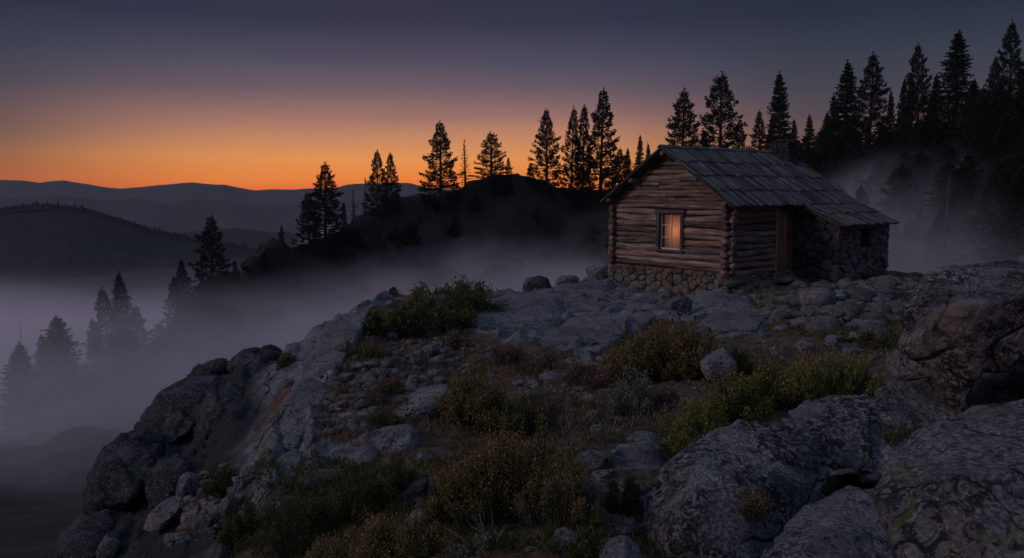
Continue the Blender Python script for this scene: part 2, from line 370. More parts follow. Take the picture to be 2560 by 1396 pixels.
# ------------------------------------------------------------------ near ground (a granite dome with a gravel hollow)
CT = [  # px, py, metres ahead
 # dome skyline and cabin surroundings
 (800, 820, 17.5), (765, 870, 15.5), (860, 790, 18.5), (930, 770, 20), (1050, 765, 21.5), (1180, 755, 23), (1290, 742, 24.5), (1400, 722, 26), (1510, 700, 27.5),
 (1530, 738, 25.0), (1620, 745, 23.7), (1720, 750, 22.4), (1830, 752, 21.4), (1930, 733, 22.2), (2010, 722, 22.6), (2110, 722, 21.6), (2230, 702, 24.3), (2330, 705, 24.5), (2450, 715, 24), (2600, 715, 24),
 (1650, 690, 27.5), (1800, 680, 29), (2050, 680, 29), (2250, 688, 28), (2500, 700, 27),
 # slabs and hollow
 (1180, 800, 19), (1300, 880, 15.5), (1470, 890, 15.2), (1550, 830, 17.6), (1750, 830, 17.8), (1900, 830, 17.8), (2100, 800, 18.5), (2250, 760, 20),
 (950, 860, 16.2), (1100, 870, 15.8), (850, 900, 14.2), (1050, 950, 12.9), (1250, 960, 12.4), (1450, 950, 12.8), (1700, 950, 12.8), (1950, 900, 14), (2200, 870, 14.8), (2450, 850, 15),
 (900, 1000, 11.3), (1100, 1080, 9.8), (1350, 1080, 9.6), (1600, 1080, 9.3), (1850, 1060, 9.6), (2100, 1010, 10.2), (2380, 1060, 10.0), (2600, 1060, 10),
 (770, 950, 12.8), (740, 1000, 11.6), (700, 1100, 10.0), (660, 1200, 8.8), (640, 1290, 8.0), (800, 1150, 9.3), (950, 1200, 8.2), (1200, 1250, 7.1), (1450, 1250, 6.6), (1700, 1240, 7.2), (2000, 1220, 8.0), (2300, 1200, 8.0), (2600, 1150, 8.0),
 (800, 1380, 6.7), (1050, 1390, 5.8), (1300, 1396, 5.35), (1600, 1396, 5.5), (1800, 1396, 6.2), (2000, 1390, 6.3), (2400, 1396, 6.1), (2700, 1396, 5.8),
 # gully and lower terrace on the left
 (630, 1060, 13.4), (585, 1200, 11.3), (530, 1330, 9.4), (690, 930, 17.4), (735, 893, 17.9), (620, 940, 18.1), (480, 975, 18.0), (520, 1090, 14.6), (400, 1070, 16.3), (400, 1215, 12.5), (285, 1210, 14.4), (300, 1315, 11.6), (190, 1345, 12.2), (145, 1408, 11.1), (400, 1390, 9.4), (600, 1396, 7.9),
]
cp = [P(*c) for c in CT]
cp = [(p[0], p[1], p[2]) for p in cp]
# the drop beyond the rim, and the ground at and behind the camera
for (px, py, Y) in [(740, 880, 21), (860, 790, 23), (1000, 765, 27), (1180, 755, 30), (1400, 722, 32.5), (1700, 690, 34), (2100, 690, 35), (2500, 700, 35), (3000, 700, 34), (560, 940, 21), (400, 1000, 19.5), (240, 1150, 17), (100, 1340, 14.5), (0, 1396, 13.5)]:
    p = P(px, py, Y); cp.append((p[0], p[1], p[2] - 2.6)); q = p * 1.25; cp.append((q[0], q[1], p[2] - 7.5)); q = p * 1.9; cp.append((q[0], q[1], p[2] - 19))
for x, y, z in [(-3, 2, -2.5), (0, 2, -2.15), (3, 2, -2.6), (7, 2, -2.5), (12, 3, -2.3), (0, -2, -2.0), (5, -2, -2.4), (-6, 0, -4.2), (-9, 4, -7), (-14, 2, -12), (-16, 12, -13), (-5.5, 5, -4.4), (15, 8, -1.6), (20, 14, -2.2), (22, 22, -3), (-28, 20, -19), (-20, -2, -16), (26, 5, -1.5), (-40, 40, -34), (-3, 70, -32), (40, 70, -32), (60, 40, -20)]:
    cp.append((x, y, z))
cp = np.array(cp)
def _tps_k(d2): return np.where(d2 > 0, .5 * d2 * np.log(np.maximum(d2, 1e-12)), 0)
_n = len(cp); _A = np.zeros((_n + 3, _n + 3)); _d2 = ((cp[:, None, :2] - cp[None, :, :2]) ** 2).sum(-1)
_A[:_n, :_n] = _tps_k(_d2) + np.eye(_n) * 0.6; _A[:_n, _n] = 1; _A[:_n, _n + 1:] = cp[:, :2]; _A[_n, :_n] = 1; _A[_n + 1:, :_n] = cp[:, :2].T
_w = np.linalg.solve(_A, np.concatenate([cp[:, 2], [0, 0, 0]]))
def H0(x, y):
    x = np.atleast_1d(np.asarray(x, float)); y = np.atleast_1d(np.asarray(y, float)); out = np.zeros(len(x))
    for s in range(0, len(x), 20000):
        e = slice(s, s + 20000); d2 = (x[e, None] - cp[None, :, 0]) ** 2 + (y[e, None] - cp[None, :, 1]) ** 2
        out[e] = _tps_k(d2) @ _w[:_n] + _w[_n] + _w[_n + 1] * x[e] + _w[_n + 2] * y[e]
    return out
def inpoly(px, py, poly):
    c = np.zeros(len(px), bool); j = len(poly) - 1
    for i in range(len(poly)):
        xi, yi = poly[i]; xj, yj = poly[j]
        c ^= ((yi > py) != (yj > py)) & (px < (xj - xi) * (py - yi) / (yj - yi + 1e-9) + xi); j = i
    return c
SLABS = [
 [(1160, 800), (1215, 762), (1320, 738), (1420, 715), (1530, 700), (1650, 735), (1660, 770), (1600, 800), (1590, 850), (1480, 892), (1330, 880), (1240, 845), (1150, 830)],
 [(1640, 745), (1730, 738), (1860, 735), (1960, 760), (1890, 800), (1900, 835), (1780, 835), (1715, 800), (1640, 800)],
 [(760, 880), (790, 820), (860, 785), (960, 760), (930, 800), (880, 850), (860, 900), (850, 960), (800, 1010), (775, 1080), (760, 1150), (860, 1100), (1060, 1070), (1060, 1130), (880, 1170), (800, 1210), (700, 1250), (620, 1320), (600, 1300), (650, 1150), (700, 1000)],
 [(1900, 740), (2150, 725), (2300, 715), (2300, 790), (2100, 800), (1930, 790)],
 [(1530, 1150), (1640, 1090), (1720, 1070), (1700, 1130), (1600, 1180), (1540, 1190)],
 [(2050, 1150), (2250, 1130), (2200, 1260), (1960, 1330), (1800, 1396), (2100, 1396)],
 [(0, 1396), (150, 1250), (400, 950), (700, 850), (740, 900), (640, 1120), (600, 1290), (560, 1420), (0, 1450)]]
def polydist(px, py, poly):
    d = np.full(len(px), 1e9); n = len(poly)
    for i in range(n):
        ax, ay = poly[i]; bx, by = poly[(i + 1) % n]; L = (bx - ax) ** 2 + (by - ay) ** 2
        t = np.clip(((px - ax) * (bx - ax) + (py - ay) * (by - ay)) / L, 0, 1)
        d = np.minimum(d, np.hypot(px - ax - t * (bx - ax), py - ay - t * (by - ay)))
    return np.where(inpoly(px, py, poly), d, -d)
def ground_detail(x, y, z):
    px, py = proj(np.stack([x, y, z], -1))
    rk = np.full(len(x), -1e9)
    for s in SLABS: rk = np.maximum(rk, polydist(px, py, s))
    rk = rk + fbm(np.stack([x * 1.6, y * 1.6, z * 0], -1), 3, 55) * 60
    out = (px < -50) | (px > 2620) | (y > 29)
    rock = sstep(rk, -22, 22); rock = np.where(out, np.maximum(rock, sstep(fbm(np.stack([x * .3, y * .3, z * 0], -1), 3, 5), -.2, .3)), rock)
    near = sstep(y, 3, 9)
    p = np.stack([x, y, z * 0], -1)
    # weathered sheets of granite: tilted strata in steps, rounded over, with joints
    w = fbm(p * .6, 3, 3) * 1.2
    s = (x * .55 - y * .85) * 1.15 + w * 1.6; fr = s - np.floor(s)
    saw = lambda f_: f_ - np.clip((f_ - .86) / .14, 0, 1) * 1.0
    s2 = (x * .9 + y * .35) * .95 + w * 1.1 + 3.3; fr2 = s2 - np.floor(s2)
    stepz = saw(fr) * .27 + saw(fr2) * .08 - .14
    _, e1, cid = cells(np.stack([x * .42 + w * .5, y * .55 + w * .3], -1), 3)
    jo = -np.exp(-(e1 / .035) ** 2) * .13 * sstep(fbm(p * .5, 2, 90), -.25, .2) + cid * .07
    rd = stepz + jo + fbm(p * 1.1, 4, 8) * .05 + fbm(p * 4, 4, 9, ridged=True) * .014 + .10
    left = sstep(-px, -930, -860)            # long smooth flutes down the outer slab
    fl = fbm(np.stack([(x + y * .33) * 2.2 + w * .25, y * .30 + w * .2, x * 0], -1), 4, 18, ridged=True) * .20 + saw(fr2) * .10 + jo * .5 + fbm(p * 5, 3, 9, ridged=True) * .02 + .02
    rd = rd * (1 - left) + fl * left
    f1, e2, _ = cells(np.stack([x, y], -1) * 3.4, 11); f3, e3, _ = cells(np.stack([x, y], -1) * 8.5, 12)
    m1 = sstep(fbm(p * 1.1, 2, 40), -.15, .3)
    dd = fbm(p * .9, 3, 21) * .10 + fbm(p * 5, 3, 22) * .028 + np.maximum(0, .42 - f1) * .17 * m1 + np.maximum(0, .45 - f3) * .055
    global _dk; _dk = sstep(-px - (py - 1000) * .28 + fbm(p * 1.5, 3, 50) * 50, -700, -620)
    return rk, rock, rock * rd + (1 - rock) * dd * (.6 + .4 * near)
def H(x, y):
    x = np.atleast_1d(np.asarray(x, float)); y = np.atleast_1d(np.asarray(y, float)); z = H0(x, y)
    return z + ground_detail(x, y, z)[2]
def hit(px, py, lo=2.5, hi=33, full=True):             # where the ray through a pixel meets the ground
    d = ray(px, py); Y = np.exp(np.linspace(math.log(lo), math.log(hi), 900)); pts = d[None] * (Y / d[1])[:, None]
    h = H0(pts[:, 0], pts[:, 1]); below = np.where(pts[:, 2] < h)[0]
    k = below[0] if len(below) else len(Y) - 1
    p = pts[k].copy(); p[2] = h[k]; return p

NC, NR = 760, 560
az = np.linspace(-1.35, 1.25, NC); Yr = np.exp(np.linspace(math.log(2.0), math.log(75), NR))
gx = (az[None] * Yr[:, None]).ravel(); gy = np.repeat(Yr, NC); gz = H0(gx, gy)
rk_, rock_, det_ = ground_detail(gx, gy, gz)
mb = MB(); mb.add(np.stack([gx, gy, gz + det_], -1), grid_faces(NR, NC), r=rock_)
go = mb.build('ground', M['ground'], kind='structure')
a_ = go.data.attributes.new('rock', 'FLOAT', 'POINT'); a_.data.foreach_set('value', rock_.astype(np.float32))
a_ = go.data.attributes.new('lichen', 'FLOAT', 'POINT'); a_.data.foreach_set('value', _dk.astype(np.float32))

# ------------------------------------------------------------------ hills, mountains, valley
RIDGE = [(-1500, 1500, 60), (-600, 1280, 72), (-100, 1100, 90), (50, 1040, 98), (150, 985, 106), (250, 915, 114), (350, 870, 124), (420, 800, 134), (500, 690, 142), (560, 672, 146), (600, 662, 148), (625, 632, 150), (650, 600, 153), (690, 588, 156), (725, 606, 158),
 (760, 592, 162), (850, 572, 168), (900, 522, 175), (960, 494, 185), (1050, 479, 192), (1130, 471, 198), (1180, 442, 202), (1230, 431, 204), (1290, 424, 206), (1330, 436, 208), (1400, 462, 212), (1500, 468, 214), (1600, 456, 212),
 (1700, 440, 208), (1850, 425, 200), (2000, 405, 192), (2100, 378, 186), (2200, 350, 180), (2300, 325, 176), (2400, 300, 170), (2500, 270, 165), (2560, 250, 160), (2900, 190, 150), (3600, 120, 140)]
RX = np.array([r[0] for r in RIDGE], float); RP = np.array([P(*r) for r in RIDGE]); RT = RP[:, 0] / RP[:, 1]
def ridge_at(t): return np.interp(t, RT, RP[:, 1]), np.interp(t, RT, RP[:, 2])
def HH(x, y):
    x = np.atleast_1d(np.asarray(x, float)); y = np.atleast_1d(np.asarray(y, float)); t = x / y
    Yd, zr = ridge_at(t); s = Yd - y
    floor = -13.0 - .22 * (y - 25) - 6 * sstep(t, -.5, -.2)
    front = zr - .30 * np.maximum(s, 0) - 9 * (1 - np.exp(-np.maximum(s, 0) / 14))
    backz = zr - .45 * np.maximum(-s, 0)
    z = np.where(s >= 0, np.maximum(front, floor - .02 * s), backz)
    p = np.stack([x, y, z * 0], -1)
    k = sstep(np.abs(s), 0, 25)
    steep = (fbm(p * .05, 4, 71) * 6 * k + fbm(p * .22, 3, 72) * (1.0 + 1.0 * k)) * (.15 + .85 * sstep(y, 40, 120))
    return z + steep - 1.0
t_ = np.linspace(-1.6, 1.3, 620); yn = 40; rows = []
f_ = np.concatenate([np.linspace(.16, 1, 170), np.linspace(1.01, 1.6, 30)])
Yd, _ = ridge_at(t_); yy = f_[:, None] * Yd[None]; xx = yy * t_[None]
hz = HH(xx.ravel(), yy.ravel())
mb = MB(); mb.add(np.stack([xx.ravel(), yy.ravel(), hz], -1), grid_faces(200, 620)); hill = mb.build('hillside', M['soil'], kind='structure')
mat = M['soil']
def mountain(name, pts, Y, depth, mat, rough, seed, base):
    px = np.linspace(pts[0][0], pts[-1][0], 700); py = np.interp(px, [p[0] for p in pts], [p[1] for p in pts])
    top = np.array([P(a, b, Y) for a, b in zip(px, py)]); mb = MB(); rows = []
    top[:, 2] += fbm(np.stack([top[:, 0] / Y * 40, top[:, 0] * 0, top[:, 0] * 0], -1), 4, seed) * rough
    n = 26
    for k in range(-6, n):
        u = k / (n - 1); r = top.copy(); 
        r[:, :2] *= (1 - u * depth / Y); r[:, 2] = top[:, 2] + (base - top[:, 2]) * (abs(u) ** .8 if u > 0 else abs(u) * 1.5)
        if k: r[:, 2] += fbm(np.stack([r[:, 0] / Y * 16, r[:, 1] / Y * 16, r[:, 0] * 0], -1), 4, seed + 4) * abs(u) ** .6 * rough * 7
        rows.append(r)
    mb.add(np.vstack(rows), grid_faces(len(rows), 700)); return mb.build(name, mat, kind='structure')
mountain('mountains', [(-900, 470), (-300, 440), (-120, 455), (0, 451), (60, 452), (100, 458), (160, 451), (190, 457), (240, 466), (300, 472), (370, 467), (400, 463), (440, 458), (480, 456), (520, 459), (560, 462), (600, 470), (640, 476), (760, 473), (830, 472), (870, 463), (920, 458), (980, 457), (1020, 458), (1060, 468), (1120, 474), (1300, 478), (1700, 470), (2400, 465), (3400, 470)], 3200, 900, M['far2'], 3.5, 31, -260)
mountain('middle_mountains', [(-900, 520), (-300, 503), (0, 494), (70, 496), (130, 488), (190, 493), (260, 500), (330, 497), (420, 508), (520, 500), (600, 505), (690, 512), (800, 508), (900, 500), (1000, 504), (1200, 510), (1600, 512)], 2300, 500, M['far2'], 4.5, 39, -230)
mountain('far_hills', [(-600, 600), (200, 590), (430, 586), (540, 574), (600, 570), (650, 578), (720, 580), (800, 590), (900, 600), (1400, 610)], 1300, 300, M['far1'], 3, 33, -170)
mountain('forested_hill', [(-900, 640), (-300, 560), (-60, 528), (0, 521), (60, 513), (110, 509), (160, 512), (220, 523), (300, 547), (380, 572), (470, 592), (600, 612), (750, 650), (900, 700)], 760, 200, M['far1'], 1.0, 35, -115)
mb = MB(); g_ = np.linspace(-1, 1, 60); gxx, gyy = np.meshgrid(g_ * 9000, g_ * 9000 + 3000)
mb.add(np.stack([gxx.ravel(), gyy.ravel(), np.full(3600, -270.0)], -1), grid_faces(60, 60)); mb.build('valley_floor', M['valley'], kind='structure')

# ------------------------------------------------------------------ rocks
def outline_r(poly, ang):
    """radius of a closed outline (star-shaped round 0,0) at each angle, corners rounded"""
    a = np.arctan2(poly[:, 1], poly[:, 0]); r = np.hypot(poly[:, 0], poly[:, 1]); o = np.argsort(a); a, r = a[o], r[o]
    A = np.concatenate([a - 2 * math.pi, a, a + 2 * math.pi]); X = np.tile(poly[o, 0], 3); Y_ = np.tile(poly[o, 1], 3)
    k = np.clip(np.searchsorted(A, ang), 1, len(A) - 1)
    x0, y0, x1, y1 = X[k - 1], Y_[k - 1], X[k], Y_[k]; dx, dy = np.cos(ang), np.sin(ang)
    den = dx * (y1 - y0) - dy * (x1 - x0); num = x0 * (y1 - y0) - y0 * (x1 - x0)
    return num / np.where(np.abs(den) < 1e-9, 1e-9, den)
_tabA = np.linspace(-math.pi, math.pi, 361)
def inflate(poly, thick, sub, seed, power=.75, amp=.05, round_=9, freq=1.4, fine=.35, facet=.0, keep=None):
    poly = np.asarray(poly, float); v, f = ico(sub)
    tab = outline_r(poly, _tabA[:-1] + 1e-5)
    if round_ > 1:
        k = np.hanning(round_ + 2)[1:-1]; k /= k.sum(); tab = np.convolve(np.concatenate([tab[-60:], tab, tab[:60]]), k, 'same')[60:-60]
    a, b, c = v[:, 0], v[:, 1], v[:, 2]; th = np.arctan2(b, a); rho = np.sqrt(np.clip(a * a + b * b, 0, 1))
    rr = np.interp(th, _tabA, np.append(tab, tab[0])) * np.clip(rho, 1e-6, 1) ** power
    cc = np.sign(c) * np.abs(c) ** power * thick
    q = np.stack([rr * np.cos(th), rr * np.sin(th), cc], -1); size = (np.abs(tab).mean() * 2 + thick) / 3
    qs = q / size + seed * 13.7
    d = fbm(qs * freq, 4, seed) * amp * size + fbm(qs * freq * 5, 4, seed + 2, gain=.6, ridged=True) * amp * fine * size
    if sub >= 4 and amp > .02:      # joints, ledges and broken faces
        u3 = np.stack([q[:, 0] * .5 + q[:, 1] * .85, q[:, 2], q[:, 0]], -1) / size + seed * 3.1
        w_ = fbm(qs * 1.1, 3, seed + 21) * .5; fr = (u3[:, 0] * 2.6 + w_ * 2.2); fr = fr - np.floor(fr)
        d = d + (sstep(fr, 0, .8) - fr) * size * amp * 1.5 * sstep(fbm(qs * 1.3, 2, seed + 33), -.2, .3)
        for kk, sc_ in ((41, .75), (47, 1.25)):
            nn = fbm(qs * sc_, 4, seed + kk, gain=.45); d = d - np.exp(-(nn / (.022 * sc_)) ** 2) * size * (.055 if kk == 41 else .03)
        d = d + np.abs(fbm(qs * 2.6, 4, seed + 61, gain=.6)) * size * amp * 1.2
    if facet:
        rs = np.random.RandomState(seed); 
        for _ in range(16):
            n = rs.normal(size=3); n /= np.linalg.norm(n)
            if keep is not None and n @ np.array(keep) > .35: continue
            lim = np.percentile(q @ n, 98) * (1 - facet * rs.uniform(.15, 1.25))
            ex = np.maximum(0, q @ n - lim); q = q - n[None] * (ex * .85)[:, None]
    nrm = q / (np.linalg.norm(q, axis=1)[:, None] + 1e-9)
    return q + nrm * d[:, None], f
def rock(name, cat, label, poly_px, Y, thick, mat, sub=5, seed=1, group=None, amp=.05, power=.72, lean=0.0, round_=9, facet=.0, fine=.35, keep=None, yaw=0.0):
    """a rock whose outline at its own distance is poly_px, with real depth towards and away from the camera"""
    pp = np.array(poly_px, float); c = np.array([(pp[:, 0].min() + pp[:, 0].max()) / 2, (pp[:, 1].min() + pp[:, 1].max()) / 2])
    cen = P(c[0], c[1], Y); d = ray(c[0], c[1]); fwd = np.array([d[0], d[1], 0]); fwd /= np.linalg.norm(fwd)
    right = np.array([fwd[1], -fwd[0], 0]); up = np.array([0, 0, 1.0]); dist = np.linalg.norm(cen) ; m_px = cen[1] / d[1] / F_PX
    poly = np.stack([(pp[:, 0] - c[0]) * m_px, (c[1] - pp[:, 1]) * m_px], -1)
    poly = poly * (1 - .30 * min(.25, thick / Y)) * (1 - .35 * amp)
    v, f = inflate(poly, thick, sub, seed, power, amp, round_, facet=facet, fine=fine, keep=keep)
    v[:, 2] -= yaw * v[:, 0]
    w = v[:, :1] * right + v[:, 1:2] * up + v[:, 2:3] * (fwd + up * lean)
    base = cen + np.array([0, 0, w[:, 2].min()])
    mb = MB(); mb.add(w + cen - base, f, g=v, r=random.random())
    return mb.build(name, M[mat], loc=base, label=label, category=cat, group=group)
def oval(cx, cy, w, h, seed, n=11, flat=.0):
    rs = random.Random(seed); out = []
    for i in range(n):
        a = i / n * 2 * math.pi + rs.uniform(-.2, .2); k = rs.uniform(.86, 1.1)
        sx, sy = math.cos(a), math.sin(a); e = 2 / 2.7
        out.append((cx + w / 2 * k * math.copysign(abs(sx) ** e, sx), cy - h / 2 * k * math.copysign(abs(sy) ** e, sy) * (1 if sy > 0 else .8)))
    return out
def stone_at(cx, cy, w, h, label, mat='grey', seed=1, sub=5, name='rock', cat='rock', depth=.8, group=None, amp=.07, facet=.30):
    """rock resting on the ground: outline box centred cx, cy; it stands where the ground shows at its foot"""
    p = hit(cx, cy + h * .36); m = p[1] / F_PX
    return rock(name, cat, label, oval(cx, cy, w, h, seed), p[1] + w * m * depth * .15, max(w, h) * m * .5 * depth, mat, sub, seed, group, amp, facet=facet)

# the foreground boulders, lower right
def hull_rock(label, parts, mat, seed, voxel=.018, rough=1.0, smooth=10, name='boulder', world=False):
    """a broken block: one or more hulls through authored points, fused, worn round and weathered"""
    b = bmesh.new()
    for pts in parts:
        vs = [b.verts.new(p if world else P(*p)) for p in pts]; r_ = bmesh.ops.convex_hull(b, input=vs)
        bmesh.ops.delete(b, geom=[g for g in r_['geom_interior'] if isinstance(g, bmesh.types.BMVert)], context='VERTS')
    bmesh.ops.recalc_face_normals(b, faces=b.faces[:]); me = bpy.data.meshes.new('tmp'); b.to_mesh(me); b.free()
    o = bpy.data.objects.new('tmp', me); scene.collection.objects.link(o)
    md = o.modifiers.new('r', 'REMESH'); md.mode = 'VOXEL'; md.voxel_size = voxel; sm = o.modifiers.new('s', 'SMOOTH'); sm.factor = .6; sm.iterations = smooth
    dg = bpy.context.evaluated_depsgraph_get(); ev = o.evaluated_get(dg); m2 = ev.to_mesh(); n = len(m2.vertices)
    v = np.empty(n * 3); m2.vertices.foreach_get('co', v); v = v.reshape(-1, 3); nr = np.empty(n * 3); m2.vertices.foreach_get('normal', nr); nr = nr.reshape(-1, 3)
    f = np.array([list(p.vertices) for p in m2.polygons if len(p.vertices) == 4]); ev.to_mesh_clear(); bpy.data.objects.remove(o); bpy.data.meshes.remove(me)
    q = v + seed * 9.1
    d = fbm(q * 1.3, 4, seed) * .085 + fbm(q * 5, 4, seed + 3, ridged=True) * .020 + fbm(q * 16, 3, seed + 4) * .010
    u = q[:, 0] * .7 + q[:, 1] * .4 + q[:, 2] * 1.1 + fbm(q * .8, 3, seed + 5) * .35; fr = u * 2.2; fr = fr - np.floor(fr)
    d = d + (fr - np.clip((fr - .88) / .12, 0, 1)) * .045 * sstep(fbm(q * 1.1, 2, seed + 6), -.15, .25)
    nn = fbm(q * .62, 4, seed + 7, gain=.45); d = d - np.exp(-(nn / .012) ** 2) * .06 * sstep(fbm(q * .9, 2, seed + 8), -.1, .2)
    v = v + nr * (d * rough)[:, None]; c = np.array([v[:, 0].mean(), v[:, 1].mean(), v[:, 2].min()])
    mb = MB(); mb.add(v - c, f, r=.5); return mb.build(name, M[mat], loc=c, label=label, category='boulder')
hull_rock('huge pink and black boulder leaning at the right edge, its pointed foot above the rocks',
 [[(2250, 872, 8.2), (2255, 785, 8.3), (2292, 716, 8.6), (2345, 676, 9.0), (2450, 670, 9.2), (2600, 640, 9.4), (2850, 630, 9.4), (2405, 765, 7.65), (2560, 745, 7.55), (2850, 740, 7.4), (2340, 930, 8.1), (2425, 945, 7.75), (2560, 888, 7.8), (2850, 850, 7.8), (2320, 880, 9.3), (2560, 850, 9.8), (2850, 820, 9.8)],
  [(2300, 880, 8.2), (2340, 800, 7.9), (2425, 820, 7.72), (2445, 900, 7.78), (2412, 1044, 7.85), (2398, 1040, 7.95), (2345, 965, 8.1), (2420, 930, 8.5), (2340, 880, 8.8)]], 'pink', 3, smooth=5)
hull_rock('large lichen spotted boulder with a pale rounded left end in the lower right',
 [[(1604, 1330, 6.2), (1618, 1250, 6.4), (1665, 1168, 6.6), (1745, 1100, 6.8), (1850, 1055, 7.0), (1960, 1060, 7.1), (2040, 1105, 6.9), (2085, 1180, 6.7), (2060, 1270, 6.3), (1960, 1350, 5.8), (1890, 1460, 5.4), (1640, 1460, 5.6), (1690, 1330, 5.55), (1760, 1180, 6.0), (1850, 1230, 5.75), (1700, 1150, 7.6), (2050, 1150, 7.8)]], 'lichen', 5, smooth=9)
hull_rock('broad dark boulder filling the bottom right corner below the leaning boulder',
 [[(2183, 1235, 5.8), (2213, 1160, 6.1), (2268, 1095, 6.5), (2345, 1044, 6.9), (2400, 1034, 7.0), (2560, 1008, 7.2), (2850, 995, 7.2), (2225, 1350, 5.2), (2320, 1470, 4.9), (2600, 1520, 4.6), (2900, 1450, 4.7), (2390, 1190, 5.35), (2700, 1150, 5.5), (2500, 1050, 8), (2850, 1050, 8)]], 'lichen2', 6, smooth=9)
hull_rock('flat topped bluish boulder on the bottom edge between the two large ones',
 [[(1905, 1420, 5.0), (1942, 1342, 5.4), (2012, 1292, 5.7), (2130, 1240, 6.1), (2198, 1232, 6.1), (2250, 1300, 5.6), (2310, 1470, 4.9), (2100, 1520, 4.6), (1930, 1520, 4.7), (2040, 1350, 5.1), (2100, 1250, 6.8)]], 'grey', 7, smooth=7)
hull_rock('long low grey ledge behind the lichen spotted boulder beneath the yellow green shrubs',
 [[(1930, 1075, 7.3), (1962, 1028, 7.9), (2020, 1002, 8.3), (2100, 990, 8.5), (2178, 985, 8.6), (2172, 1060, 7.5), (2110, 1120, 7.2), (1960, 1140, 7.0), (2190, 1190, 7.0), (2050, 1020, 9.0)]], 'lichen', 8, smooth=6)
hull_rock('creased grey boulder under the tip of the leaning boulder',
 [[(2166, 1030, 7.9), (2192, 972, 8.5), (2242, 946, 8.8), (2320, 942, 8.9), (2405, 985, 8.6), (2415, 1050, 8.0), (2300, 1110, 7.4), (2180, 1110, 7.5), (2150, 1210, 7.0), (2330, 1180, 7.2)]], 'lichen2', 9, smooth=5)
rock('boulder', 'boulder', 'small pale green boulder tucked under the huge leaning pink boulder',
     [(2225, 890), (2240, 860), (2275, 850), (2330, 870), (2350, 930), (2330, 950), (2290, 950), (2240, 940), (2218, 915)], 9.4, .4, 'grey', 5, 4, facet=.2)
rock('rock', 'rock', 'small grey pointed rock cut by the bottom edge beside the pale boulder end',
     [(1495, 1400), (1520, 1365), (1560, 1352), (1595, 1375), (1620, 1430), (1540, 1460)], 5.0, .22, 'grey', 5, 10)
rock('rock', 'rock', 'added dark rock standing in for the deep shade under the leaning boulder', [(2430, 990), (2460, 950), (2540, 920), (2640, 910), (2760, 960), (2760, 1080), (2600, 1120), (2450, 1090)], 9.6, .6, 'dark', 5, 15)  # added filler: the dark of the shaded hollow put into a rock's colour
# hollow and slope
rock('rock', 'rock', 'big pale block with a blunt nose overhanging the smooth blue slab, centre left',
     [(966, 1050), (975, 1025), (1010, 1000), (1050, 978), (1085, 970), (1120, 965), (1130, 985), (1110, 1010), (1105, 1050), (1085, 1070), (1020, 1070), (975, 1066)], 10.6, .42, 'pale', 6, 11, amp=.04)
rock('rock', 'rock', 'smooth blue grey slab below the overhanging pale block',
     [(862, 1150), (870, 1125), (910, 1100), (960, 1080), (1030, 1072), (1050, 1090), (1050, 1135), (1000, 1175), (930, 1190), (880, 1190)], 9.3, .5, 'pale', 6, 12, amp=.03)
rock('rock', 'rock', 'squared blue grey rock at the lower left end of the smooth slab',
     [(770, 1200), (775, 1160), (820, 1145), (870, 1150), (885, 1190), (870, 1230), (800, 1240)], 8.9, .35, 'pale', 5, 13, amp=.05)
rock('rock', 'rock', 'pale domed rock with a split face standing by the rusty shrub below the cabin',
     [(1746, 945), (1752, 905), (1775, 882), (1805, 873), (1832, 880), (1845, 905), (1842, 940), (1820, 965), (1775, 968)], 12.3, .38, 'pale', 6, 14, amp=.06, facet=.25)
